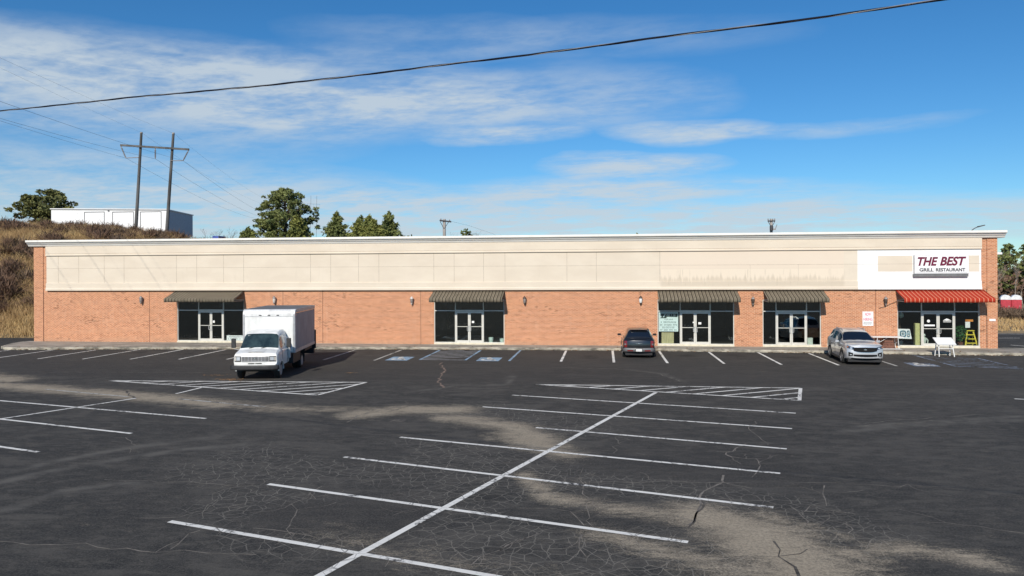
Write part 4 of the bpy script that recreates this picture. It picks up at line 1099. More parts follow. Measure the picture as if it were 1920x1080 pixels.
    o = m_.build('ground_sheet', 'white_plastic'); o.location = (16.95, 47.45, .156); tag(o, 'white sheet laid on the sidewalk under the folding table', 'sheet')
small_items()

# ------------------------------------------------------------------ vehicles
def seg(a, b, n): return [(a[0] + (b[0] - a[0]) * k / n, a[1] + (b[1] - a[1]) * k / n) for k in range(n)]
def half_section(w, zb, zs, zt, wtop):
    k = [(w * .80, zb), (w * .965, zb + .07), (w, zb + .42 * (zs - zb)), (w * .985, zs - .07), (w * .955, zs),
         ((w * .955) * .12 + wtop * .88, zs + (zt - zs) * .86), (wtop * .92, zt - .012), (wtop * .6, zt + .012), (0, zt + .022)]
    n = [2, 3, 3, 2, 7, 2, 3, 3]
    pts = []
    for i in range(8): pts += seg(k[i], k[i + 1], n[i])
    pts.append(k[8]); return pts      # 26 points; segment 4 (side glass) covers j 10..17
def car_surface(stations, step, warp):
    st = np.array(stations, float); xs = np.arange(st[0, 0], st[-1, 0] - 1e-6, -step); xs = np.append(xs, st[-1, 0])
    P = np.stack([np.interp(-xs, -st[:, 0], st[:, c]) for c in range(1, st.shape[1])], 1)
    for _ in range(2):
        Q = P.copy(); Q[1:-1] = (P[:-2] + 2 * P[1:-1] + P[2:]) / 4; P = Q
    rows = []
    for x, p in zip(xs, P):
        h = half_section(*p)
        full = [(x, y, z) for y, z in h] + [(x, -y, z) for y, z in h[-2::-1]]
        rows.append([warp(*q) for q in full])
    return xs, P, rows
def car_body(root, stations, step, warp, wheels, wr, paint, glassmat, side_wins, ws, rw, lipmat, nm='body'):
    xs, P, rows = car_surface(stations, step, warp)
    nj = len(rows[0]); H = 25
    parts = {'body': MB(), 'windscreen': MB(), 'rear_window': MB(), 'side_window': {}}
    vs = [v for r in rows for v in r]
    def fj(j): return j if j <= H else 2 * H - j
    bodyf = []; win = {}
    for i in range(len(rows) - 1):
        xm = (xs[i] + xs[i + 1]) / 2
        for j in range(nj - 1):
            a, b = i * nj + j, (i + 1) * nj + j; f = (a, b, b + 1, a + 1)
            c = sum((Vector(vs[q]) for q in f), Vector()) / 4
            jm = (fj(j) + fj(j + 1)) / 2
            skip = False
            for wx in wheels:
                if abs(c.y) > P[i][0] * .62 and (c.x - wx) ** 2 + (c.z - wr) ** 2 < (wr + .055) ** 2: skip = True
            if skip: continue
            key = None
            if 10.6 < jm < 16.4:
                for k, (x0, x1) in enumerate(side_wins):
                    if x1 < xm < x0: key = ('side_window', k, 1 if j < H else -1)
            if jm > 17.2 and ws[1] < xm < ws[0]: key = ('windscreen',)
            if jm > 17.2 and rw[1] < xm < rw[0]: key = ('rear_window',)
            (win.setdefault(key, []) if key else bodyf).append(f)
    # end caps
    for row, base in ((rows[0], 0), (rows[-1], (len(rows) - 1) * nj)):
        for j in range(H):
            a, b, c_, d = row[j], row[j + 1], row[nj - 2 - j], row[nj - 1 - j]; o = len(vs)
            x = xs[0] if base == 0 else xs[-1]
            n = 10
            p0 = half_section(*(P[0] if base == 0 else P[-1]))[j]; p1 = half_section(*(P[0] if base == 0 else P[-1]))[j + 1]
            for t in range(n + 1):
                f = 1 - 2 * t / n; vs.append(warp(x, p0[0] * f, p0[1])); vs.append(warp(x, p1[0] * f, p1[1]))
            for t in range(n): bodyf.append((o + 2 * t, o + 2 * t + 1, o + 2 * t + 3, o + 2 * t + 2))
    def emit(faces, name, mt):
        used = sorted({q for f in faces for q in f}); mp = {q: k for k, q in enumerate(used)}
        mb = MB(); mb.v = [tuple(vs[q]) for q in used]; mb.f = [tuple(mp[q] for q in f) for f in faces]
        me_ = mb.build(name, mt, root, smooth=False)
        bm = bmesh.new(); bm.from_mesh(me_.data); bmesh.ops.remove_doubles(bm, verts=bm.verts, dist=.0008); bmesh.ops.recalc_face_normals(bm, faces=bm.faces); bm.to_mesh(me_.data); bm.free()
        me_.data.polygons.foreach_set('use_smooth', [True] * len(me_.data.polygons)); me_.data.set_sharp_from_angle(angle=radians(42))
        return me_
    emit(bodyf, nm, paint)
    for k, fs in win.items(): emit(fs, k[0], glassmat)
    hw = P[:, 0].max()
    # dark wheel wells and arch lips
    for wx in wheels:
        for s in (1, -1):
            w = MB(); n = 14
            r = wr + .06
            arc = [(wx + r * cos(pi * k / n), wr + r * sin(pi * k / n)) for k in range(n + 1)]
            for k in range(n):
                (x0, z0), (x1, z1) = arc[k], arc[k + 1]
                w.poly([(x0, s * hw * .60, z0), (x1, s * hw * .60, z1), (x1, s * hw * .93, z1), (x0, s * hw * .93, z0)])
            w.poly([(x, s * hw * .60, z) for x, z in arc])
            w.build('wheel_well', 'black_plastic', root, fix=False)
            l = MB(); r0, r1 = wr + .045, wr + .105
            i_ = int(np.argmin(np.abs(xs - wx)));
            for k in range(n):
                q = []
                for kk in (k, k + 1):
                    for rr, yo in ((r0, .012), (r1, .006)):
                        a = pi * kk / n * 1.0; q.append((wx + rr * cos(a), s * (hw + yo - .01 - .05 * max(0, (wr + rr * sin(a) - .75))), wr + rr * sin(a)))
                l.poly([q[0], q[1], q[3], q[2]])
                l.poly([q[0], q[2], (q[2][0], s * hw * .9, q[2][2]), (q[0][0], s * hw * .9, q[0][2])])
            l.build('arch_trim', lipmat, root, fix=False)
    return xs, P
def wheel(root, x, y, r, w, side, rim='rim_grey', spokes=5, steel=False):
    t = MB()
    t.lathe([(r * .62, -w / 2), (r * .93, -w / 2), (r, -w * .32), (r, w * .32), (r * .93, w / 2), (r * .62, w / 2)], (x, y, r), 'y', 28)
    wo = t.build('wheel', 'rubber', root, smooth=True)
    m_ = MB(); o = side * (w / 2 + .004)
    yo = y + o
    m_.lathe([(r * .64, 0), (r * .64, side * .012), (r * .56, side * .012), (r * .54, -side * .04), (.02, -side * .045)] if steel else [(r * .64, 0), (r * .64, side * .012), (r * .58, side * .012), (r * .56, -side * .06), (.02, -side * .07)], (x, yo, r), 'y', 24)
    for k in range(spokes):
        a = 2 * pi * k / spokes + .3; c, s_ = cos(a), sin(a); h = r * (.09 if not steel else .06)
        p = []
        for rad in (r * .08, r * .60):
            for hh in (-h, h): p.append((x + c * rad - s_ * hh, r + s_ * rad + c * hh))
        yy = yo - side * .005; y2 = yo - side * .05
        m_.hexa([(p[0][0], yy, p[0][1]), (p[2][0], yy, p[2][1]), (p[3][0], yy, p[3][1]), (p[1][0], yy, p[1][1])], [(p[0][0], y2, p[0][1]), (p[2][0], y2, p[2][1]), (p[3][0], y2, p[3][1]), (p[1][0], y2, p[1][1])])
    m_.lathe([(r * .14, side * .0), (r * .13, side * .02), (.01, side * .025)], (x, yo - side * .01, r), 'y', 12)
    m_.build('rim', rim, wo, smooth=True)
    d = MB(); d.lathe([(r * .55, 0), (.01, 0.001)], (x, yo - side * .062, r), 'y', 20)
    d.build('rim_back', 'dark_steel', wo)
def patch(root, name, mat, y0, y1, zt, zb, surf, off, n=10, m_=3, thick=.03, both=False):
    mb = MB()
    f = lambda v: v if callable(v) else (lambda y: v)
    zt_, zb_ = f(zt), f(zb)
    def fn(u, v, o=off):
        y = y0 + (y1 - y0) * u; z = zb_(y) + (zt_(y) - zb_(y)) * v; return (surf(y, z) + o, y, z)
    mb.grid(fn, n, m_)
    for v in (0, 1):
        for i in range(n):
            a, b = fn(i / n, v), fn((i + 1) / n, v); a2, b2 = fn(i / n, v, off - math.copysign(thick, off)), fn((i + 1) / n, v, off - math.copysign(thick, off)); mb.poly([a, b, b2, a2])
    for u in (0, 1):
        for j in range(m_):
            a, b = fn(u, j / m_), fn(u, (j + 1) / m_); a2, b2 = fn(u, j / m_, off - math.copysign(thick, off)), fn(u, (j + 1) / m_, off - math.copysign(thick, off)); mb.poly([a, b, b2, a2])
    return mb.build(name, mat, root)

def silver_suv():
    R = thing('silver_suv', 'silver sport utility vehicle parked nose out near the restaurant', 'car', (13.30, 40.12, 0), radians(-94.2))
    K = .15
    def warp(x, y, z):
        f = max(0, min(1, (x + 1.0) / 1.0)); f = f * f
        g = max(0, min(1, (-3.9 - x) / .9)); g = g * g
        lean = max(0, z - .62) * .14 + max(0, .40 - z) * .15
        return (x - f * (K * abs(y) ** 2.4 * 1.25 + lean) + g * (.16 * abs(y) ** 2.4), y, z)
    st = [(0, .85, .38, .96, 1.02, .73), (-.05, .89, .32, .99, 1.045, .76), (-.2, .925, .28, 1.015, 1.075, .78), (-.5, .94, .25, 1.03, 1.105, .80), (-.95, .945, .24, 1.04, 1.13, .80), (-1.2, .945, .24, 1.04, 1.15, .79),
          (-1.3, .945, .24, 1.04, 1.18, .775), (-1.95, .945, .24, 1.05, 1.56, .625), (-2.2, .945, .22, 1.04, 1.625, .615), (-2.8, .945, .22, 1.055, 1.70, .63), (-3.6, .945, .22, 1.08, 1.70, .62), (-4.25, .935, .24, 1.10, 1.65, .59),
          (-4.6, .91, .28, 1.10, 1.24, .62), (-4.72, .88, .34, 1.05, 1.12, .62), (-4.8, .82, .42, .95, 1.02, .6)]
    car_body(R, st, .04, warp, (-.96, -3.74), .365, 'silver_paint', 'car_glass', ((-1.62, -2.42), (-2.50, -3.38), (-3.46, -4.2)), (-1.32, -2.05), (-4.3, -4.6), 'cladding')
    S = lambda y, z: warp(0, y, z)[0]
    patch(R, 'grille', 'black_matte', -.56, .56, lambda y: .925 - .02 * abs(y), lambda y: .685 + .06 * (abs(y) / .56) ** 3, S, .014)
    patch(R, 'grille_surround', 'chrome', -.54, .54, lambda y: .94 - .02 * abs(y), lambda y: .928 - .02 * abs(y), S, .018, m_=1)
    patch(R, 'grille_surround', 'chrome', -.52, .52, lambda y: .68 + .05 * (abs(y) / .5) ** 3, lambda y: .67 + .05 * (abs(y) / .5) ** 3, S, .018, m_=1)
    em = MB(); em.lathe([(.01, .012), (.075, .010), (.085, 0)], (0, 0, 0), 'x', 18); o = em.build('emblem', 'chrome', R, smooth=True); o.scale = (1, 1, .48); o.location = (S(0, .81) + .018, 0, .81)
    for s in (1, -1):
        a, b = sorted((s * .53, s * .86))
        patch(R, 'headlight', 'headlamp_dark', a, b, lambda y: .93 + .085 * (abs(y) - .53) / .33, lambda y: .79 + .10 * (abs(y) - .53) / .33, S, .012)
        a2, b2 = sorted((s * .62, s * .72))
        patch(R, 'headlight_lens', 'headlamp', a2, b2, .92, .855, S, .018, n=4, m_=2, thick=.01)
        a3, b3 = sorted((s * .80, s * .85))
        patch(R, 'turn_signal', 'amber', a3, b3, .97, .92, S, .02, n=3, m_=2, thick=.01)
        a, b = sorted((s * .60, s * .80))
        patch(R, 'fog_light_recess', 'black_matte', a, b, lambda y: .69 - .25 * (.80 - abs(y)), lambda y: .47 + .10 * (.8 - abs(y)), S, .014)
        a, b = sorted((s * .655, s * .735)); patch(R, 'fog_light', 'headlamp', a, b, .58, .53, S, .02, n=3, m_=2, thick=.01)
        mr = MB(); mr.box(-.10, .09, -.10, .10, -.07, .075); o = mr.build('mirror', 'silver_paint', R, bevel=.03); o.location = (-1.66, s * 1.03, 1.10)
        am = MB(); am.box(-.03, .03, -.07, .07, -.02, .02); o = am.build('mirror_arm', 'black_plastic', R); o.location = (-1.64, s * .93, 1.04)
        rl = MB(); rl.tube([(-2.35, s * .56, 1.655), (-2.45, s * .575, 1.705), (-3.9, s * .545, 1.69), (-4.0, s * .53, 1.64)], .018, 6); rl.build('roof_rail', 'aluminium', R)
        sk = MB(); sk.box(-3.3, -1.4, s * .86 - .09, s * .86 + .085, .20, .33); sk.build('side_cladding', 'cladding', R, bevel=.02)
        for xd in (-2.30, -3.28):
            h = MB(); h.box(-.10, .10, -.02, .02, -.015, .015); o = h.build('door_handle', 'silver_paint', R, bevel=.006); o.location = (xd, s * .955, .93)
        sm = MB()
        for x in (-1.52, -2.46, -3.42): sm.box(x - .006, x + .006, s * .938, s * .948, .34, .98)
        sm.build('door_seam', 'black_plastic', R)
        a, b = sorted((s * .50, s * .84))
        patch(R, 'tail_light', 'tail_red', a, b, 1.03, .88, lambda y, z: warp(-4.8, y, z)[0], -.014)
        for wx in (-.96, -3.74): wheel(R, wx, s * .835, .365, .225, s)
    patch(R, 'lower_grille', 'black_matte', -.56, .56, lambda y: .565, lambda y: .445 + .03 * (abs(y) / .56) ** 2, S, .014)
    patch(R, 'skid_plate', 'aluminium', -.62, .62, lambda y: .43 + .02 * (abs(y) / .6) ** 2, lambda y: .375 + .02 * (abs(y) / .6) ** 2, S, .022, m_=2)
    u = MB(); u.box(-4.6, -.2, -.80, .80, .17, .30); u.build('underbody', 'black_plastic', R)
    w = MB(); w.tube([(-1.30, .35, 1.195), (-1.36, -.25, 1.235)], .012, 5); w.tube([(-1.30, -.15, 1.195), (-1.36, -.62, 1.225)], .012, 5); w.build('wiper', 'black_plastic', R)
    pl = MB(); pl.box(-4.83, -4.80, -.26, .26, .72, .86); pl.build('number_plate', 'plate_white', R)
silver_suv()

def dark_car():
    R = thing('dark_car', 'dark graphite rounded hatchback parked nose in, seen from behind', 'car', (1.96, 46.75, 0), radians(90)); R.scale = (1, 1.07, 1.03)
    def warp(x, y, z):
        g = max(0, min(1, (-3.6 - x) / .69)); g = g * g
        f = max(0, min(1, (x + .8) / .8)); f = f * f
        return (x - f * .35 * abs(y) ** 2.2 + g * (.20 * abs(y) ** 2.6 * 1.3) - g * .05 * max(0, 1 - ((z - .66) / .36) ** 2), y, z)
    st = [(0, .50, .36, .70, .82, .36), (-.15, .66, .28, .82, .93, .42), (-.6, .78, .22, .90, 1.0, .50), (-1.15, .83, .20, .93, 1.06, .58), (-1.35, .84, .20, .95, 1.10, .60), (-1.9, .845, .20, .97, 1.50, .56),
          (-2.4, .85, .20, .985, 1.58, .56), (-3.3, .85, .20, 1.0, 1.585, .55), (-3.72, .85, .21, 1.0, 1.53, .51), (-3.86, .85, .22, 1.0, 1.46, .52), (-4.06, .845, .24, .99, 1.15, .60), (-4.12, .84, .25, .98, 1.06, .61), (-4.22, .82, .30, .95, 1.01, .62), (-4.29, .80, .34, .90, .96, .60)]
    car_body(R, st, .035, warp, (-.85, -3.47), .325, 'graphite_paint', 'car_glass', ((-1.65, -2.35), (-2.43, -3.1), (-3.18, -3.7)), (-1.38, -1.95), (-3.80, -4.05), 'graphite_paint')
    S = lambda y, z: warp(-4.29, y, z)[0]
    bm_ = MB()
    def bf(u, v):
        a = -1 + 2 * u; y = a * .84; z = .36 + .19 * v; bul = .06 * (1 - (2 * v - 1) ** 4) * .9
        return (warp(-4.27, y, z)[0] - bul + .16 * max(0, abs(a) - .86) / .14, y, z)
    bm_.grid(bf, 26, 8); b = bm_.build('rear_bumper', 'bumper_grey', R, smooth=True, fix=False)
    md = b.modifiers.new('thickness', 'SOLIDIFY'); md.thickness = .03; md.offset = -1
    SB = lambda y, z: warp(-4.27, y, z)[0] - .075
    patch(R, 'number_plate', 'plate_white', -.16, .16, .53, .385, SB, -.024, thick=.02)
    patch(R, 'plate_recess', 'black_plastic', -.185, .185, .55, .367, SB, -.010, thick=.02)
    for s in (1, -1):
        a, b_ = sorted((s * .30, s * .60)); patch(R, 'reflector', 'tail_red', a, b_, .455, .395, SB, -.016, thick=.02)
        a, b_ = sorted((s * .61, s * .835)); patch(R, 'tail_light', 'tail_red', a, b_, lambda y: .95 - .25 * max(0, abs(y) - .72), lambda y: .60, lambda y, z: warp(-4.285, y, z)[0] + 1.6 * max(0, abs(y) - .75), -.02, thick=.08)
        a, b_ = sorted((s * .67, s * .75)); patch(R, 'reverse_light', 'bumper_grey', a, b_, .80, .72, lambda y, z: warp(-4.285, y, z)[0] + 1.6 * max(0, abs(y) - .75), -.028, thick=.02, n=4)
        mr = MB(); mr.box(-.06, .06, -.10, .10, -.055, .06); o = mr.build('mirror', 'graphite_paint', R, bevel=.025); o.location = (-1.72, s * .97, 1.10)
        am = MB(); am.box(-.02, .02, -.09, .09, -.015, .015); o = am.build('mirror_arm', 'graphite_paint', R); o.location = (-1.72, s * .86, 1.06)
        for wx in (-.85, -3.47): wheel(R, wx, s * .735, .325, .205, s)
        sm = MB(); sm.box(-1.55 - .005, -1.55 + .005, s * .838, s * .848, .32, .95); sm.box(-2.395, -2.385, s * .843, s * .853, .32, .97); sm.build('door_seam', 'black_plastic', R)
        for xd in (-2.2, -3.0):
            h = MB(); h.box(-.09, .09, -.015, .015, -.014, .014); o = h.build('door_handle', 'chrome', R, bevel=.005); o.location = (xd, s * .855, .92)
    e = MB(); 
    for s in (1, -1): e.extrude_x([(0, -.02), (s * .10, .0), (s * .24, .025), (s * .10, .028), (0, .02)], -.012, 0)
    e.lathe([(.04, 0), (.035, -.014), (.005, -.018)], (0, 0, 0), 'x', 14)
    o = e.build('emblem', 'chrome', R); o.location = (S(0, .80) - .012, 0, .80)
    h = MB(); h.box(-.03, 0, -.10, .10, -.02, .02); o = h.build('hatch_handle', 'graphite_paint', R, bevel=.006); o.location = (S(0, .68) - .005, 0, .68)
    sl = MB(); sl.tube([(-4.10, -.56, 1.10), (-4.115, 0, 1.115), (-4.10, .56, 1.10)], .010, 5); sl.build('window_trim', 'graphite_paint', R)
    sp = MB(); sp.box(-3.98, -3.80, -.45, .45, 1.515, 1.545); sp.build('roof_spoiler', 'graphite_paint', R, bevel=.012)
    u = MB(); u.box(-4.15, -.2, -.70, .70, .16, .32); u.tube([(-4.0, .45, .22), (-4.30, .45, .22)], .035, 10); u.build('underbody', 'black_plastic', R)
dark_car()

def box_truck():
    R = thing('box_truck', 'old white van front box truck parked nose towards the camera', 'truck', (-15.72, 32.16, 0), radians(-79.5))
    def warp(x, y, z):
        f = max(0, min(1, (x + .9) / .8)); f = f * f
        lean = max(0, z - 1.06) * .35
        return (x - f * (.09 * abs(y) ** 3 + lean), y, z)
    st = [(-.12, .965, .60, 1.15, 1.20, .90), (-.16, .985, .52, 1.17, 1.225, .90), (-.45, 1.0, .50, 1.22, 1.29, .88), (-.80, 1.0, .50, 1.27, 1.345, .87), (-.84, 1.0, .50, 1.275, 1.38, .865), (-1.28, 1.0, .50, 1.31, 2.00, .75), (-1.45, 1.0, .50, 1.32, 2.10, .75),
          (-1.8, 1.0, .50, 1.33, 2.155, .76), (-2.3, 1.0, .50, 1.33, 2.155, .76), (-2.48, 1.0, .52, 1.33, 2.14, .76)]
    car_body(R, st, .035, warp, (-.93,), .37, 'truck_white', 'van_glass', ((-1.02, -1.30), (-1.34, -1.86)), (-.86, -1.30), (9, 8), 'truck_white', nm='cab')
    S = lambda y, z: warp(-.12, y, z)[0]
    patch(R, 'grille', 'dark_steel', -.60, .60, 1.09, .845, S, .012, thick=.03)
    for k in range(5):
        z = .85 + k * .0565; patch(R, 'grille_bar', 'aluminium', -.61, .61, z + .020, z, S, .026, m_=1, thick=.02)
    gv = MB()
    for y in (-.45, -.3, -.15, 0, .15, .3, .45): gv.box(S(y, .95) + .012, S(y, .95) + .024, y - .007, y + .007, .85, 1.08)
    gv.build('grille_slats', 'aluminium', R)
    em = MB(); em.lathe([(.01, .014), (.06, .012), (.07, 0)], (0, 0, 0), 'x', 16); o = em.build('emblem', 'chrome', R, smooth=True); o.scale = (1, 1.2, .5); o.location = (S(0, .97) + .028, 0, .965)
    for s in (1, -1):
        a, b = sorted((s * .63, s * .93)); patch(R, 'headlight_bezel', 'dark_steel', a, b, 1.09, .845, S, .012)
        a, b = sorted((s * .67, s * .84)); patch(R, 'headlight', 'headlamp', a, b, 1.06, .90, S, .028, n=4)
        a, b = sorted((s * .86, s * .915)); patch(R, 'turn_signal', 'lamp_glass', a, b, 1.06, .89, S, .026, n=3)
        # mirrors on tube brackets
        mr = MB(); mr.box(-.05, .05, -.10, .10, -.22, .22); o = mr.build('mirror', 'dark_steel', R, bevel=.02); o.location = (-1.18, s * 1.27, 1.60)
        ar = MB(); ar.tube([(-1.15, s * .98, 1.28), (-1.16, s * 1.25, 1.33), (-1.16, s * 1.27, 1.85), (-1.2, s * .86, 1.92)], .014, 6); ar.build('mirror_bracket', 'aluminium', R)
        wheel(R, -.93, s * .845, .37, .22, s, rim='galvanised', spokes=8, steel=True)
        wheel(R, -4.75, s * .99, .37, .20, s, rim='galvanised', spokes=8, steel=True); wheel(R, -4.75, s * .76, .37, .20, s, rim='dark_steel', spokes=8, steel=True)
        dh = MB(); dh.box(-.09, .09, -.02, .02, -.016, .016); o = dh.build('door_handle', 'chrome', R, bevel=.005); o.location = (-1.98, s * 1.0, 1.18)
        sm = MB(); sm.box(-2.12, -2.11, s * .992, s * 1.004, .58, 1.33); sm.box(-1.06, -1.05, s * .992, s * 1.004, .86, 1.28); sm.build('door_seam', 'black_plastic', R)
        st_ = MB(); st_.hexa([(-2.30, s * 1.0, .78), (-2.16, s * 1.0, .78), (-2.16, s * 1.10, .78), (-2.30, s * 1.10, .78)], [(-2.15, s * .98, 1.55), (-1.99, s * .98, 1.55), (-1.99, s * 1.12, 1.50), (-2.15, s * 1.12, 1.50)]); st_.build('side_fairing', 'truck_white', R, bevel=.015)
    bp = MB(); bp.grid(lambda u, v: (-.02 - .16 * abs(2 * u - 1) ** 4, -1.05 + 2.10 * u, .49 + .20 * v), 20, 3)
    o = bp.build('front_bumper', 'dark_steel', R, smooth=True, fix=False); md = o.modifiers.new('thickness', 'SOLIDIFY'); md.thickness = .10; md.offset = 1
    vl = MB(); vl.box(-.34, -.10, -.92, .92, .62, .74); vl.build('valance', 'truck_white', R)
    vs_ = MB(); vs_.box(-.10, -.085, -.30, -.02, .745, .785); vs_.box(-.10, -.085, .02, .30, .745, .785); vs_.build('bumper_vent', 'black_plastic', R)
    w = MB(); w.tube([(-.80, .1, 1.40), (-.93, .55, 1.46)], .014, 5); w.tube([(-.80, -.45, 1.40), (-.93, 0, 1.46)], .014, 5); w.build('wiper', 'black_plastic', R)
    vz = MB(); vz.box(-1.275, -1.24, -.62, -.10, 1.88, 1.95); vz.build('sun_visor', 'paper', R)
    hr = MB(); hr.grid(lambda u, v: (-.22 - .5 * v, (-.35 + .02 * v) + .70 * u, 1.262 + .105 * v + .022 * (1 - abs(2 * u - 1) ** 6)), 10, 5); hr.build('bonnet_bulge', 'truck_white', R, smooth=True, fix=False)
    # cargo box
    X0, X1, Z0, Z1, HW = -2.56, -7.25, .98, 3.10, 1.25
    r = .22
    prof = [(X1, Z0), (X0, Z0), (X0, Z1 - r)] + [(X0 - r + r * cos(a), Z1 - r + r * sin(a)) for a in [pi / 2 * k / 6 for k in range(1, 7)]] + [(X1, Z1)]
    b = MB(); b.extrude_y(prof, -HW, HW); b.build('cargo_box', 'box_white', R, bevel=.012)
    # white front cap over the lower cab-width panel
    fc = MB(); fc.box(X0 - .005, X0 + .012, -HW + .10, HW - .10, Z0 + .04, 2.74); fc.build('front_panel', 'truck_white', R, bevel=.004)
    tr = MB(); tr.box(X0, X0 + .016, -HW, HW, 2.745, 2.775)
    tr.build('front_trim', 'aluminium', R)
    for s in (1, -1):
        cp = MB(); cp.lathe([(.07, 0), (.07, 1.86)], (X0 - .055, s * (HW - .055), Z0 + .02), 'z', 14); cp.build('corner_post', 'aluminium', R, smooth=True)
        tp = MB(); tp.box(X1, X0 - .20, s * HW - .015, s * HW + .015, Z1 - .16, Z1 + .012); tp.build('top_rail', 'aluminium', R, bevel=.004)
        t2 = MB(); t2.box(X1 + .02, X0 - .08, s * (HW + .004) - .008, s * (HW + .004) + .008, Z1 - .20, Z1 - .165); t2.build('red_stripe', 'tail_red', R)
        sp_ = MB(); sp_.box(X1 + .03, X0 - .12, s * (HW + .001), s * (HW + .005), Z0 + .15, Z1 - .2); sp_.build('side_shade_panel', 'box_side_shade', R)  # thin sheet over the box side, shade put into its colour
        br = MB(); br.box(X1, X0, s * HW - .012, s * HW + .018, Z0, Z0 + .15); br.build('bottom_rail', 'aluminium', R, bevel=.004)
        ml = MB(); ml.box(X0 - .07, X0 - .02, s * HW - .01, s * HW + .02, 2.80, 2.86); ml.build('side_marker', 'tail_red', R)
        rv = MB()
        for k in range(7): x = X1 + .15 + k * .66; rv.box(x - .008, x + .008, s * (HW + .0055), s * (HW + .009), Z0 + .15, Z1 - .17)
        rv.build('panel_seam', 'box_side_shade', R)
        sk = MB(); sk.box(-4.20, -2.62, s * 1.02 - .12, s * 1.02 + .12, .46, .96); sk.build('side_locker', 'dark_steel', R, bevel=.01)
        rs = MB(); rs.box(-7.2, -5.35, s * 1.10 - .03, s * 1.10 + .03, .78, .97); rs.build('rear_skirt', 'dark_steel', R)
        mf = MB(); mf.box(-5.25, -5.22, s * .88 - .25, s * .88 + .25, .25, .95); mf.build('mud_flap', 'rubber', R)
    for y in (-.42, -.0, .42):
        l = MB(); l.box(X0 - .01, X0 + .03, y - .06, y + .06, 2.80, 2.835); o = l.build('clearance_light', 'dark_steel', R, bevel=.005)
    rf = MB(); rf.box(X1 + .02, X0 - .24, -HW + .02, HW - .02, Z1 + .002, Z1 + .008); rf.build('box_roof', 'truck_roof', R)
    lg = MB(); lg.box(-7.42, -7.28, -1.22, 1.30, .72, 1.75); lg.box(-7.55, -7.27, -1.2, 1.2, .45, .72); lg.build('tail_lift', 'black_plastic', R, bevel=.02)
    ch = MB(); ch.box(-7.1, -.6, -.45, -.30, .50, .72); ch.box(-7.1, -.6, .30, .45, .50, .72); ch.lathe([(.09, -.75), (.09, .75)], (-4.75, 0, .37), 'y', 10); ch.lathe([(.06, -.8), (.06, .8)], (-.93, 0, .36), 'y', 10); ch.box(-6.2, -2.4, -1.1, 1.1, .90, .98); ch.build('chassis', 'black_plastic', R)
    return R
box_truck()

# ------------------------------------------------------------------ vegetation
def unit(n, r):
    v = r.normal(size=(n, 3)); return v / np.linalg.norm(v, axis=1, keepdims=True)
def leaf_quads(C, size, r, elong=1.0, up=0.0):
    n = len(C); a = unit(n, r); a[:, 2] = a[:, 2] * (1 - up) + up; a /= np.linalg.norm(a, axis=1, keepdims=True)
    t = unit(n, r); b = np.cross(a, t); b /= np.linalg.norm(b, axis=1, keepdims=True) + 1e-9
    s = (np.asarray(size) * r.uniform(.6, 1.35, n))[:, None]
    V = np.stack([C - a * s * elong, C - b * s * .55, C + a * s * elong, C + b * s * .55], 1).reshape(-1, 3)
    F = np.arange(4 * n).reshape(-1, 4); return V, F
def clump_points(cl, per, r):
    out = []
    for c, rad in cl:
        n = max(6, int(per * (rad[0] * rad[1] * rad[2]) ** .67 if hasattr(rad, '__len__') else per * rad * rad))
        rad = np.array(rad if hasattr(rad, '__len__') else (rad, rad, rad * .75))
        d = unit(n, r) * (r.uniform(.25, 1, (n, 1)) ** .45)
        out.append(np.array(c) + d * rad)
    return np.concatenate(out)
def part_np(name, V, F, mat, parent):
    o = mesh_np(name, V, F, mat); o.parent = parent; return o

def broad_pine(seed, H, Wd, label, loc, leafmat, base_frac=.05, nclump=75, leaf=.20, per=150, crown_flat=1.0, hollow=.25, mid=.48, low=.54, crad=(.055, .10), elong=1.2):
    r = np.random.default_rng(seed)
    t = thing('pine_tree', label, 'tree', loc)
    tr = MB(); tr.tube([(0, 0, -.5), (.05, 0, H * .35), (-.08, .05, H * .7), (0, 0, H * .93)], [H * .026, H * .02, H * .012, H * .004], 8)
    cl = []
    for k in range(nclump):
        for _ in range(60):
            h = r.uniform(base_frac, 1.0)
            prof = (max(0, 1 - ((h - mid) / (1.01 - mid if h > mid else low)) ** 2)) ** .55 * crown_flat
            a = r.uniform(0, 2 * pi); q = r.uniform(hollow, 1) ** .6
            rr = q * prof * Wd / 2 * (0.82 + .25 * sin(a * 3 + seed) + .1 * sin(5 * a))
            c = np.array([rr * cos(a), rr * sin(a), h * H])
            rad = r.uniform(*crad) * Wd * (1.15 - .4 * h)
            if all(np.linalg.norm(c - c2) > .55 * rad for c2, _r in cl): break
        cl.append((c, (rad, rad, rad * .62)))
        if k % 2 == 0:
            z0 = max(.3, c[2] - .35 * rr - .4); tr.tube([(0, 0, z0), (c[0] * .5, c[1] * .5, (z0 + c[2]) / 2 - .1), tuple(c)], [H * .008, H * .006, H * .002], 5)
    tr.build('trunk', 'bark', t, smooth=True)
    P = clump_points(cl, per, r)
    V, F = leaf_quads(P, leaf, r, elong, .35)
    part_np('crown', V, F, leafmat, t); return t
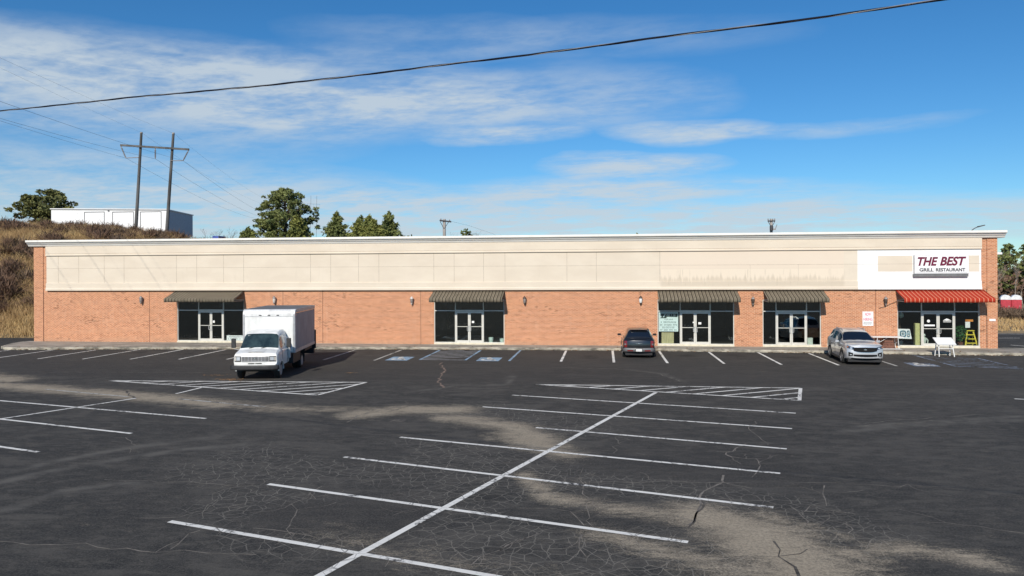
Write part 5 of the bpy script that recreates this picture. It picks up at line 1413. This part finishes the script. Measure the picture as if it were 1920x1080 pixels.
def cone_pine(seed, H, Wd, label, loc, leafmat, whorls=13, group=None):
    r = np.random.default_rng(seed)
    t = thing('young_pine', label, 'tree', loc, 0, group)
    tr = MB(); tr.tube([(0, 0, -.5), (.03, .02, H * .5), (0, 0, H)], [H * .02, H * .012, H * .003], 7)
    C = []; S = []
    for w in range(whorls):
        f = w / (whorls - 1); z = H * (.08 + .90 * f); R = Wd / 2 * (1 - f) ** .75 * r.uniform(.8, 1.1) + .12
        nb = int(7 - 3 * f)
        a0 = r.uniform(0, 6.3)
        for b in range(nb):
            a = a0 + 2 * pi * b / nb + r.normal(0, .25); L = R * r.uniform(.5, 1.3)
            e = np.array([cos(a) * L, sin(a) * L, L * r.uniform(.12, .45)])
            tr.tube([(0, 0, z), tuple(np.array([0, 0, z]) + e)], [H * .006, H * .002], 4)
            n = int(34 + 46 * L)
            tt = r.uniform(.25, 1.05, n)[:, None]
            C.append(np.array([0, 0, z]) + e * tt + r.normal(0, .09 + .05 * L, (n, 3)))
    tr.build('trunk', 'bark', t, smooth=True)
    C = np.concatenate(C + [np.array([0, 0, H]) + r.normal(0, .1, (24, 3)) * np.array([.7, .7, 2])])
    V, F = leaf_quads(C, .17, r, 1.4, .5)
    part_np('crown', V, F, leafmat, t); return t
def bare_tree(seed, H, label, loc, mat='bark_pale', spread=.45, group=None, depth=5):
    r = random.Random(seed)
    t = thing('bare_tree', label, 'tree', loc, 0, group)
    tr = MB(); tw = MB()
    def grow(p, d, L, rad, lev):
        q = p + d * L; mid = p + d * L * .5 + Vector((r.gauss(0, .04), r.gauss(0, .04), 0)) * L
        (tr if lev < 2 else tw).tube([p, mid, q], [rad, rad * .85, rad * .68], 6 if lev < 2 else 3, cap=False)
        if lev >= depth: return
        n = 2 if lev == 0 else r.choice((2, 3, 3))
        for k in range(n):
            nd = (d + Vector((r.gauss(0, spread), r.gauss(0, spread), r.uniform(-.05, .35)))).normalized()
            grow(q if k < 2 else mid, nd, L * r.uniform(.55, .8), rad * (.68 if k == 0 else .5), lev + 1)
    grow(Vector((0, 0, -.3)), Vector((r.gauss(0, .05), r.gauss(0, .05), 1)).normalized(), H * .36, H * .014, 0)
    tr.build('trunk', mat, t, smooth=True); tw.build('crown', mat, t, smooth=True); return t
def shrub_mesh(seed, n, Wd, H, rad=.012):
    r = np.random.default_rng(seed); V = []; F = []
    for k in range(n):
        a = r.uniform(0, 2 * pi); q = r.uniform(0, .35) * Wd; b = np.array([q * cos(a), q * sin(a), -.1])
        e = np.array([r.normal(0, .33) * Wd, r.normal(0, .33) * Wd, 0]); f = max(.15, 1 - (np.hypot(*e[:2]) / (Wd * .9)) ** 2); e[2] = H * r.uniform(.5, 1.05) * f
        pts = [b, (b + e) / 2 + r.normal(0, .06, 3) * Wd, e]
        for s_ in range(3):
            m_ = pts[1]; e2 = e + r.normal(0, .16, 3) * np.array([Wd, Wd, H]); 
            w = np.array([r.normal(), r.normal(), 0]); w = w / (np.linalg.norm(w) + 1e-9) * rad
            seqs = [(pts[0], m_)] if s_ == 0 else [(m_, e2)]
            if s_ == 0: seqs.append((m_, e))
            for p, q2 in seqs:
                o = len(V); V += [p - w, p + w, q2 + w * .5, q2 - w * .5]; F.append((o, o + 1, o + 2, o + 3))
    return np.array(V), np.array(F)

def blades(name, pts, hmin, hmax, mat, per, r, w=.02, lean=.3):
    n = len(pts) * per
    B = np.repeat(pts, per, axis=0) + np.concatenate([r.normal(0, .16, (n, 2)), np.zeros((n, 1))], 1)
    B[:, 2] = terrain(B[:, 0], B[:, 1]) - .03
    h = r.uniform(hmin, hmax, n) * np.repeat(r.uniform(.65, 1.2, len(pts)), per)
    a = r.uniform(0, 2 * pi, n); l = r.normal(0, lean, (n, 2)) * h[:, None]
    wv = np.stack([np.cos(a), np.sin(a), np.zeros(n)], 1) * w
    T = B + np.concatenate([l, h[:, None]], 1); M_ = B + np.concatenate([l * .35, h[:, None] * .55], 1)
    V = np.stack([B - wv, B + wv, M_ + wv * .8, T + wv * .25, T - wv * .25, M_ - wv * .8], 1).reshape(-1, 3)
    i = np.arange(n) * 6
    F = np.concatenate([np.stack([i, i + 1, i + 2, i + 5], 1), np.stack([i + 5, i + 2, i + 3, i + 4], 1)])
    return mesh_np(name, V, F, mat)

def noise2(x, y):
    return (np.sin(x * .31 + 1.3) * np.sin(y * .43 + x * .11) + .6 * np.sin(x * .83 + y * .37 + 2) + .5 * np.sin(y * .92 - x * .53)) / 2.1

def build_hill():
    r = np.random.default_rng(3)
    # dry grass on the slope left of and behind the building
    n = 15000
    X = r.uniform(-66, -40.2, n); Y = r.uniform(52.6, 88, n)
    n2 = 5000
    X = np.concatenate([X, r.uniform(-76, -36, n2)]); Y = np.concatenate([Y, r.uniform(76, 90, n2)])
    keep = (noise2(X, Y) > -.45) | (r.random(len(X)) < .3)
    keep &= ~((X > -43) & (Y < 71)) | (X < -41.5)
    keep &= ~((X > -43.5) & (Y > 68) & (Y < 73.5) & (X > -41))
    keep &= ~((Y > 86) & (X > -78) & (X < -56) & (Y < 104) & (Y > 92))
    P = np.stack([X, Y, X * 0], 1)[keep]
    o = blades('dry_grass', P, .35, 1.05, 'dry_grass_blade', 7, r, .014, .38)
    tag(o, 'tall dry tan grass covering the hillside left of the building', 'grass', kind='stuff')
    # leafless brush: individual shrubs
    vs = []
    for s in range(4):
        V, F = shrub_mesh(40 + s, 170, 1.0, 1.0, .014); vs.append((V, F))
    me = []
    for s in range(4):
        o = mesh_np('shrub', vs[s][0], vs[s][1], ('brush_twig', 'brush_twig', 'brush_pale', 'brush_twig')[s]); me.append(o)
    spots = []
    k = 0
    while len(spots) < 150 and k < 6000:
        k += 1
        crest = False
        if r.random() < .5: x, y = r.uniform(-62, -42), r.uniform(56, 80)
        else: x, y = r.uniform(-76, -38.5), r.uniform(80, 89); crest = True
        if x > -43 and y < 76: continue
        if noise2(np.array(x), np.array(y)) > .05 and y < 78: continue
        if any((x - a) ** 2 + (y - b) ** 2 < .9 for a, b, *_ in spots): continue
        spots.append((x, y, r.uniform(1.5, 3.0), r.uniform(.9, 1.5) if crest else r.uniform(1.0, 1.9)))
    for k, (x, y, w, h) in enumerate(spots):
        src = me[k % 4]
        o = src if k < 4 else src.copy()
        if k >= 4: COL.objects.link(o)
        o.location = (x, y, float(terrain(x, y)) - .05); o.scale = (w, w, h); o.rotation_euler = (0, 0, r.uniform(0, 6.3))
        tag(o, 'leafless brown shrub among the dry grass on the hillside', 'shrub', 'leafless brown shrubs on the hillside')
build_hill()

def tz(x, y): return float(terrain(x, y))
def build_trees():
    t = broad_pine(5, 8.6, 10.6, 'large wide round pine behind the parapet, tallest of the trees there', (-46.4, 105, 8.6), 'needles', nclump=330, leaf=.16, per=210, hollow=.12, base_frac=.0, mid=.46, low=.70, crad=(.036, .066), elong=1.7)
    cone_pine(21, 6.0, 4.6, 'single pointed young pine just right of the large round pine', (-38.9, 106, 7.7), 'needles')
    cone_pine(22, 5.6, 4.4, 'left of the pointed small pines in a row behind the parapet', (-35.6, 107, 7.5), 'needles', group='small pines in a row behind the parapet')
    cone_pine(23, 5.6, 4.6, 'middle, yellower of the pointed small pines in a row behind the parapet', (-33.7, 105, 7.4), 'needles_yellow', group='small pines in a row behind the parapet')
    cone_pine(24, 6.4, 5.4, 'right and tallest of the pointed small pines in a row behind the parapet', (-31.0, 106, 7.2), 'needles', group='small pines in a row behind the parapet')
    cone_pine(31, 4.7, 4.4, 'low pine filling the gap at the left of the row of small pines', (-34.7, 103, 7.5), 'needles_yellow', group='small pines in a row behind the parapet')
    cone_pine(32, 4.9, 4.6, 'low pine filling the gap at the right of the row of small pines', (-32.3, 103, 7.3), 'needles_yellow', group='small pines in a row behind the parapet')
    cone_pine(25, 4.3, 3.6, 'low yellowish young pine at the right foot of the large round pine', (-43.0, 101, 8.6), 'needles_yellow')
    cone_pine(26, 2.3, 2.6, 'low yellowish bush pine at the left foot of the large round pine', (-50.2, 101, 8.8), 'needles_yellow')
    broad_pine(9, 6.2, 10.4, 'broad dark evergreen tree beyond the left end of the storage shed', (-81.0, 101, 10.9), 'oak_leaf', base_frac=.25, nclump=95, leaf=.22, per=190, crown_flat=1.0, hollow=.1)
    broad_pine(12, 7.6, 3.6, 'tiny round dark evergreen beyond the parapet right of the utility pole', (-27.9, 150, 6.2), 'needles', nclump=70, leaf=.28, per=200, mid=.55, low=1.3, base_frac=.2)
    broad_pine(13, 5.6, 2.6, 'small dark evergreen clump just showing over the middle of the parapet', (13.5 - 7.0, 150, 7.0), 'needles', nclump=16, leaf=.2, per=110)
    # faint leafless trees on the skyline
    src = [bare_tree(s, 7.0, 'thin leafless tree on the far skyline behind the parapet', (0, 0, 0), 'bark', .5, 'leafless trees on the skyline behind the parapet', 5) for s in (1, 2, 3)]
    r = random.Random(8); spots = []
    for px in (762, 768, 781, 800, 815, 842, 852, 858, 890, 897, 904, 911, 918, 930, 395, 405, 416, 428, 438, 447, 456, 463):
        far = 150 if px > 700 else 104
        p = AY(px, 440, far); spots.append((p.x, far + r.uniform(-4, 4), r.uniform(.86, 1.05) if px > 700 else r.uniform(.30, .40)))
    for k, (x, y, s) in enumerate(spots):
        z = (12.9 - 7.0 * 1.0) if y > 130 else 9.0
        if k < 3: o = src[k]; o.location = (x, y, z); o.scale = (s,) * 3; o.rotation_euler = (0, 0, r.uniform(0, 6))
        else: o = dup(src[k % 3], (x, y, z), r.uniform(0, 6), s)
build_trees()

def right_side():
    r = np.random.default_rng(17)
    # dry grass verge and brush beyond the lot
    P = np.stack([r.uniform(24, 75, 5200), r.uniform(64.3, 84, 5200), np.zeros(5200)], 1)
    o = blades('dry_field_grass', P, .12, .42, 'dry_grass_blade', 4, r, .025)
    tag(o, 'short dry grass field beyond the right side of the lot', 'grass', kind='stuff')
    V, F = shrub_mesh(60, 150, 1.0, 1.0, .014)
    src = mesh_np('brush_shrub', V, F, 'brush_pale')
    k = 0
    for i in range(70):
        x = 27 + (i % 35) * 1.5 + r.uniform(-.5, .5); y = (80.5 if i < 35 else 83.5) + r.uniform(-1, 1)
        o = src if k == 0 else src.copy()
        if k: COL.objects.link(o)
        k += 1
        w = r.uniform(1.7, 2.6); o.location = (x, y, -.1); o.scale = (w, w, r.uniform(.9, 1.45)); o.rotation_euler = (0, 0, r.uniform(0, 6))
        tag(o, 'pale leafless brush in the thicket before the red toilets', 'brush', 'leafless brush thicket right of the building')
    # toilets
    t = None
    for i, (px, lab) in enumerate(((1885, 'left one of two red portable toilets with white roofs'), (1905, 'right one of two red portable toilets with white roofs'))):
        p = AY(px, 575, 87)
        t = thing('portable_toilet', lab, 'toilet', (p.x, 87, -.05), radians(-20), 'red portable toilets beyond the brush')
        b = MB(); b.box(-.47, .47, -.47, .47, .08, 1.72); b.build('cabin', 'toilet_red', t, bevel=.03)
        d = MB(); d.box(-.36, .36, -.505, -.475, .14, 1.65); dr = d.build('door', 'toilet_red', t, bevel=.01)
        h = MB(); h.box(.25, .30, -.54, -.506, .95, 1.1); h.build('handle', 'galvanised', dr)
        rf = MB(); rf.extrude_y([(-.50, 1.72), (.50, 1.72), (.49, 1.95), (.30, 2.18), (0, 2.26), (-.30, 2.18), (-.49, 1.95)], -.50, .50); rf.build('roof', 'toilet_roof', t, bevel=.02)
        s = MB(); s.box(-.52, .52, -.52, .52, 0, .08); s.build('base', 'black_plastic', t)
    # woodland
    pines = [broad_pine(70 + s, 11.8, 5.2, 'tall pine with dark crown and bare lower trunk in the right woods', (0, 0, 0), 'needles', base_frac=.26, nclump=62, leaf=.34, per=130) for s in range(3)]
    bares = [bare_tree(80 + s, 10.5, 'pale leafless tree standing before the pines in the right woods', (0, 0, 0), 'bark_pale', .35, None, 5) for s in range(3)]
    pi_, bi = 0, 0
    def place(src, cnt, x, y, s, grp):
        z = tz(x, y) - .1
        if cnt < len(src): o = src[cnt]; o.location = (x, y, z); o.scale = (s, s, s); o.rotation_euler = (0, 0, float(r.uniform(0, 6.3)))
        else: o = dup(src[cnt % len(src)], (x, y, z), float(r.uniform(0, 6.3)), float(s))
        o['group'] = grp
    for y, x0, n, dx in ((158, 64, 18, 3.3), (168, 67, 18, 3.3), (178, 70, 16, 3.8)):
        for i in range(n):
            place(pines, pi_, x0 + i * dx + r.uniform(-1.4, 1.4), y + r.uniform(-4, 4), r.uniform(.86, 1.08), 'pines of the right woods'); pi_ += 1
    for i in range(24):
        place(bares, bi, 62 + i * 2.2 + r.uniform(-.8, .8), 148 + r.uniform(-6, 6), r.uniform(.7, 1.0), 'leafless trees of the right woods'); bi += 1
    # dark undergrowth
    Q = np.stack([r.uniform(50, 150, 9000), r.uniform(150, 196, 9000), np.zeros(9000)], 1)
    Q[:, 2] = terrain(Q[:, 0], Q[:, 1]) + r.uniform(0, 1, 9000) ** 1.3 * 6.5
    V, F = leaf_quads(Q, .55, r, 1.1, .4)
    o = mesh_np('undergrowth', V, F, 'brush_twig'); tag(o, 'dark tangled undergrowth filling the right woods', 'undergrowth', kind='stuff')
right_side()

# ------------------------------------------------------------------ storage shed on the hill
def storage():
    Y0, Y1 = 95.0, 101.5
    xa, xb = -75.96, -58.90; za, zb = 14.02, 13.70
    t = thing('storage_shed', 'long white storage shed with roll up doors on the hilltop', 'shed', ((xa + xb) / 2, Y0, 10.6))
    w = MB(); base = 10.2
    w.hexa([(xa, Y0, base), (xb, Y0, base), (xb, Y1, base), (xa, Y1, base)], [(xa, Y0, za - .12), (xb, Y0, zb - .12), (xb, Y1, zb - .42), (xa, Y1, za - .42)])
    w.build('wall', 'storage_white', t, world=True)
    s = MB(); s.hexa([(xb + .003, Y0 + .02, base), (xb + .02, Y0 + .02, base), (xb + .02, Y1, base), (xb + .003, Y1, base)], [(xb + .003, Y0 + .02, zb - .14), (xb + .02, Y0 + .02, zb - .14), (xb + .02, Y1, zb - .44), (xb + .003, Y1, zb - .44)]); s.build('shaded_end_wall', 'storage_shade', t, world=True)  # sheet over the end facing away from the sun, shade in its colour
    rf = MB(); rf.hexa([(xa - .1, Y0 - .12, za - .118), (xb + .12, Y0 - .12, zb - .118), (xb + .12, Y1 + .1, zb - .42), (xa - .1, Y1 + .1, za - .42)], [(xa - .1, Y0 - .12, za), (xb + .12, Y0 - .12, zb), (xb + .12, Y1 + .1, zb - .30), (xa - .1, Y1 + .1, za - .30)]); rf.build('roof', 'storage_white', t, world=True)
    tr = MB(); tr.hexa([(xa - .1, Y0 - .125, za - .16), (xb + .12, Y0 - .125, zb - .16), (xb + .12, Y0 - .121, zb - .16), (xa - .1, Y0 - .121, za - .16)], [(xa - .1, Y0 - .125, za - .115), (xb + .12, Y0 - .125, zb - .115), (xb + .12, Y0 - .121, zb - .115), (xa - .1, Y0 - .121, za - .115)]); tr.build('fascia_trim', 'trim_dark', t, world=True)
    for a, b, tall in ((-75.2, -72.0, 0), (-70.9, -68.05, 1), (-66.72, -63.75, 1), (-62.62, -59.7, 1)):
        zt = 13.42 - .01 * (a + 76)
        if tall:
            f = MB(); f.box(a - .09, a, Y0 - .03, Y0 - .002, 10.3, zt + .09); f.box(b, b + .07, Y0 - .03, Y0 - .002, 10.3, zt + .09); f.box(a, b, Y0 - .03, Y0 - .002, zt, zt + .09); f.build('door_frame', 'trim_dark', t, world=True)
        d = MB(); z = 10.3
        while z < zt: d.box(a, b, Y0 - .02, Y0 - .003, z, min(z + .235, zt)); z += .25
        d.build('roller_door', 'storage_door', t, world=True)
    l = MB(); l.box(-67.45, -67.25, Y0 - .12, Y0 - .002, 13.5, 13.6); l.build('door_lamp', 'trim_dark', t, world=True)
    bx = MB(); p = AY(404, 441, 104); bx.box(p.x - .5, p.x + .5, 104, 106, 8.0, p.z - .10)
    tag(bx.build('blue_container', 'blue_tarp', bevel=.03), 'small blue covered load just peeking over the parapet', 'container')
storage()

# ------------------------------------------------------------------ poles and lines
def hframe(name, label, px, Y, sc=1.0, deep=0.0):
    """px: dict of pixel points on the pole structure."""
    b1, t1, b2, t2 = (AY(*px[k], Y) for k in ('b1', 't1', 'b2', 't2'))
    base = (b1 + b2) / 2
    t = thing(name, label, 'power pole', (base.x, base.y, base.z - 1.5 - deep))
    for b, tp in ((b1, t1), (b2, t2)):
        d = (tp - b).normalized(); lo = b - d * (1.5 + deep) / d.z
        p = MB(); p.tube([lo, b, tp], [.235 * sc, .215 * sc, .155 * sc], 10); p.build('pole', 'pole_wood', t, world=True, smooth=True)
        c = MB(); c.tube([tp, tp + Vector((0, 0, .15 * sc))], .165 * sc, 10); c.build('pole_cap', 'pole_pale', t, world=True)
    a, b = AY(*px['c1'], Y), AY(*px['c2'], Y); off = Vector((0, -.32 * sc, 0))
    d = (b - a).normalized(); u = Vector((0, 0, .12 * sc)); q = Vector((0, .09 * sc, 0))
    c = MB(); c.hexa([a + off - q - u, b + off - q - u, b + off + q - u, a + off + q - u], [a + off - q + u, b + off - q + u, b + off + q + u, a + off + q + u]); c.build('crossarm', 'pole_wood', t, world=True)
    ins = []
    for top, bot, brace in (('c1', 'i1', b1.lerp(t1, .72)), ('cm', 'i2', None), ('c2', 'i3', b2.lerp(t2, .71))):
        p, q_ = AY(*px[top], Y) + off, AY(*px[bot], Y) + off; ins.append(q_)
        s = MB(); s.tube([p, q_], .055 * sc, 6)
        for k in range(8): cc = p.lerp(q_, .25 + .085 * k); s.lathe([(.055 * sc, -.03 * sc), (.13 * sc, -.02 * sc), (.06 * sc, .03 * sc)], tuple(cc), 'z', 8)
        s.build('insulator', 'lamp_grey', t, world=True)
        if brace is not None:
            zz = Vector((brace.x, brace.y - .2, q_.z + .05)); z2 = zz
            s = MB(); s.tube([q_, z2], .05 * sc, 6); s.build('brace', 'lamp_grey', t, world=True)
    return t, ins, (t1, t2)
near = dict(b1=(255, 425), t1=(265, 250), b2=(313, 430), t2=(325, 251), c1=(229, 273), c2=(357, 281), i1=(239, 297), i2=(294, 298.5), i3=(346, 302), cm=(294, 277))
T1, INS, TOPS = hframe('power_pole', 'two pole wooden power line tower on the hill behind the building', near, 88.0)
FY = 440.0
far = dict(b1=(582, 440), t1=(583, 367), b2=(593, 440), t2=(594, 367.5), c1=(576, 382), c2=(600, 383), i1=(578, 387), i2=(588, 387.5), i3=(598, 388), cm=(588, 382.5))
T2, INS2, TOPS2 = hframe('power_pole', 'tiny far off two pole power tower behind the large round pine', far, FY, 0.45, 14.0)
def project(p):
    d = Vector(p) - Vector((0, 0, CAMH)); z = d.dot(cF); return PCX + FPX * d.dot(cR) / z, PCY - FPX * d.dot(cU) / z
def span_near(p, target_px, target_py, dirv, L=330.0):
    """catenary from p towards dirv (towards and past the camera side), sag chosen so that it leaves the frame where the photo shows it"""
    def pts(sag, n=60):
        out = []
        for k in range(n + 1):
            s = k / n; q = p + dirv * (L * s); out.append(Vector((q.x, q.y, q.z - 4 * sag * s * (1 - s)))); 
        return out
    best = None
    for sag in np.linspace(-6, 22, 113):
        P = pts(sag, 400); yy = None
        for a, b in zip(P[:-1], P[1:]):
            if (b - Vector((0, 0, CAMH))).dot(cF) < 1: break
            xa, ya = project(a); xb, yb_ = project(b)
            if xb <= target_px: yy = ya + (yb_ - ya) * (target_px - xa) / (xb - xa); break
        if yy is not None and (best is None or abs(yy - target_py) < best[0]): best = (abs(yy - target_py), sag)
    return pts(best[1]) if best else pts(8)
def lines():
    D = (INS[1] - INS2[1]); D.z = 0; D.normalize()
    wl = [(INS[0], INS2[0], 226, .014, 'lowest left conductor wire of the power line on the hill'), (INS[1], INS2[1], 222, .014, 'middle conductor wire of the power line on the hill'), (INS[2], INS2[2], 188, .014, 'right conductor wire of the power line on the hill'),
          (TOPS[0] + Vector((0, 0, .1)), TOPS2[0], 128, .008, 'thin left shield wire from the left pole top of the power tower'), (TOPS[1] + Vector((0, 0, .1)), TOPS2[1], 108, .008, 'thin right shield wire from the right pole top of the power tower')]
    for a, b, ty, rad, lab in wl:
        P = span_near(a, 0, ty, D)
        Q = [a.lerp(b, s) - Vector((0, 0, 4 * 8.5 * s * (1 - s))) for s in np.linspace(0, 1, 40)]
        m_ = MB(); pts_ = list(reversed(P)) + Q[1:]; m_.tube(pts_, [rad * .72] * (len(P) - 1) + [rad] * (len(pts_) - len(P) + 1), 5)
        tag(m_.build('power_line', 'wire', smooth=True), lab, 'wire', 'wires of the power line on the hill')
lines()

def overhead_cable():
    A = Vector((2.9, 7.0, 0)); d = Vector((-1, .30, 0)).normalized(); nrm = Vector((d.y, -d.x, 0))
    pts = []
    for px, py in ((0, 208), (125, 195.5), (250, 182), (375, 171.5), (500, 160), (625, 146.5), (750, 132), (855, 118.5), (960, 107), (1105, 88), (1250, 68), (1375, 53), (1500, 38), (1630, 19.5), (1760, 0)):
        r = ray(px, py); o = Vector((0, 0, CAMH)); t = (A - o).dot(nrm) / r.dot(nrm); pts.append(o + r * t)
    e0 = pts[0] + (pts[0] - pts[2]).normalized() * 9 + Vector((0, 0, .5)); e1 = pts[-1] + (pts[-1] - pts[-3]).normalized() * 9
    path = [e0] + pts + [e1]
    # resample
    fine = []
    for a, b in zip(path[:-1], path[1:]):
        n = max(2, int((b - a).length / .06))
        fine += [a.lerp(b, k / n) for k in range(n)]
    fine.append(path[-1])
    t = thing('overhead_cable', 'twisted black service cable crossing the sky in the foreground', 'cable', tuple(pts[8]))
    s = 0; cores = [[], [], []]
    for i, p in enumerate(fine):
        if i: s += (p - fine[i - 1]).length
        dd = (fine[min(i + 1, len(fine) - 1)] - fine[max(i - 1, 0)]).normalized(); u = dd.cross(Vector((0, 0, 1))).normalized(); v = u.cross(dd)
        for k in range(3):
            a = 2 * pi * (s / 1.5 + k / 3); cores[k].append(p + (u * cos(a) + v * sin(a)) * .0062)
    for k, mt in enumerate(('cable_black', 'cable_black', 'cable_alu')):
        m_ = MB(); m_.tube(cores[k], .0062 if k < 2 else .0045, 6); m_.build('insulated_core' if k < 2 else 'bare_core', mt, t, world=True, smooth=True)
overhead_cable()

def utility_poles():
    b = AY(833, 445, 62); top = AY(833, 411, 62)
    t = thing('utility_pole', 'pale utility pole with a dark crossarm above the middle of the parapet', 'utility pole', (b.x, 62 + 11, 0))
    # stands clear of the back wall
    s = 73 / 62.0
    tx, tzp = top.x * s, CAMH + (top.z - CAMH) * s
    p = MB(); p.tube([(tx, 73, 0), (tx, 73, tzp)], [.19, .145], 10); p.build('pole', 'pole_pale', t, world=True, smooth=True)
    c = MB(); c.hexa([(tx - .42, 72.75, tzp - .22), (tx + .62, 73.3, tzp - .32), (tx + .68, 73.15, tzp - .32), (tx - .36, 72.62, tzp - .22)], [(tx - .42, 72.75, tzp - .08), (tx + .62, 73.3, tzp - .18), (tx + .68, 73.15, tzp - .18), (tx - .36, 72.62, tzp - .08)]); c.build('crossarm', 'trim_dark', t, world=True)
    br = MB(); br.tube([(tx - .36, 72.8, tzp - .25), (tx - .02, 72.84, tzp - .95)], .03, 5); br.tube([(tx + .4, 73.1, tzp - .3), (tx + .02, 72.84, tzp - .95)], .03, 5); br.build('brace', 'trim_dark', t, world=True)
    for dx in (-.3, .1, .5):
        i_ = MB(); i_.lathe([(.03, 0), (.06, .05), (.05, .12), (.01, .16)], (tx + dx, 72.8 + (dx + .3) * .5, tzp - .09 - (dx + .3) * .1), n=8); i_.build('insulator', 'lamp_grey', t, world=True)
    w = MB(); w.tube([(tx + .6, 73.2, tzp - .2), (tx + 1.6, 77, tzp - .36), (tx + 3.2, 84, tzp - .9), (tx + 5, 95, tzp - 2.2)], .008, 4)
    tag(w.build('service_wire', 'wire'), 'thin wire running back from the pale utility pole', 'wire')
    p0 = AY(1446, 404, 76); x, z = p0.x, p0.z
    t = thing('utility_pole', 'utility pole top with transformer above the parapet on the right', 'utility pole', (x, 76, 0))
    p = MB(); p.tube([(x, 76, 0), (x, 76, z - .35)], [.18, .13], 10); p.build('pole', 'pole_pale', t, world=True, smooth=True)
    c = MB(); c.box(x - .36, x + .34, 75.8, 75.9, z - .62, z - .5); c.build('crossarm', 'trim_dark', t, world=True)
    b_ = MB(); b_.tube([(x - .33, 75.84, z - .6), (x - .05, 75.85, z - 1.1)], .028, 5); b_.tube([(x + .3, 75.84, z - .6), (x + .05, 75.85, z - 1.1)], .028, 5); b_.build('brace', 'trim_dark', t, world=True)
    for dx in (-.33, -.12, .12, .3):
        i_ = MB(); i_.lathe([(.03, 0), (.055, .05), (.05, .14), (.02, .2)], (x + dx, 75.85, z - .5), n=8); i_.build('insulator', 'lamp_grey', t, world=True)
    k = MB(); k.lathe([(.15, 0), (.17, .02), (.17, .42), (.10, .5), (.02, .52)], (x - .05, 75.68, z - 1.5), n=12); k.build('transformer', 'trim_dark', t, world=True, smooth=True)
    f = MB(); f.box(x + .1, x + .4, 75.8, 75.9, z - 1.42, z - 1.3); f.tube([(x + .35, 75.85, z - 1.35), (x + .5, 75.8, z - .9)], .03, 5); f.build('cutout_switch', 'lamp_grey', t, world=True)
    # street lamp whose arm shows over the parapet
    a, b = AY(1822, 432, 80), AY(1841, 423, 80)
    t = thing('street_lamp', 'street lamp arm just showing above the right end of the parapet', 'street lamp', (a.x - .15, 80, 0))
    m_ = MB(); m_.tube([(a.x - .15, 80, 0), (a.x - .12, 80, a.z - .8), (a.x, 80, a.z), (a.x + .25, 80, a.z + .2), (b.x - .3, 80, b.z - .08)], [.10, .06, .045, .04, .035], 8); m_.build('pole', 'dark_steel', t, world=True, smooth=True)
    m_ = MB(); m_.hexa([(b.x - .4, 79.85, b.z - .18), (b.x + .25, 79.85, b.z + .0), (b.x + .25, 80.15, b.z + .0), (b.x - .4, 80.15, b.z - .18)], [(b.x - .4, 79.88, b.z - .06), (b.x + .25, 79.88, b.z + .08), (b.x + .25, 80.12, b.z + .08), (b.x - .4, 80.12, b.z - .06)]); m_.build('lamp_head', 'dark_steel', t, world=True)
utility_poles()
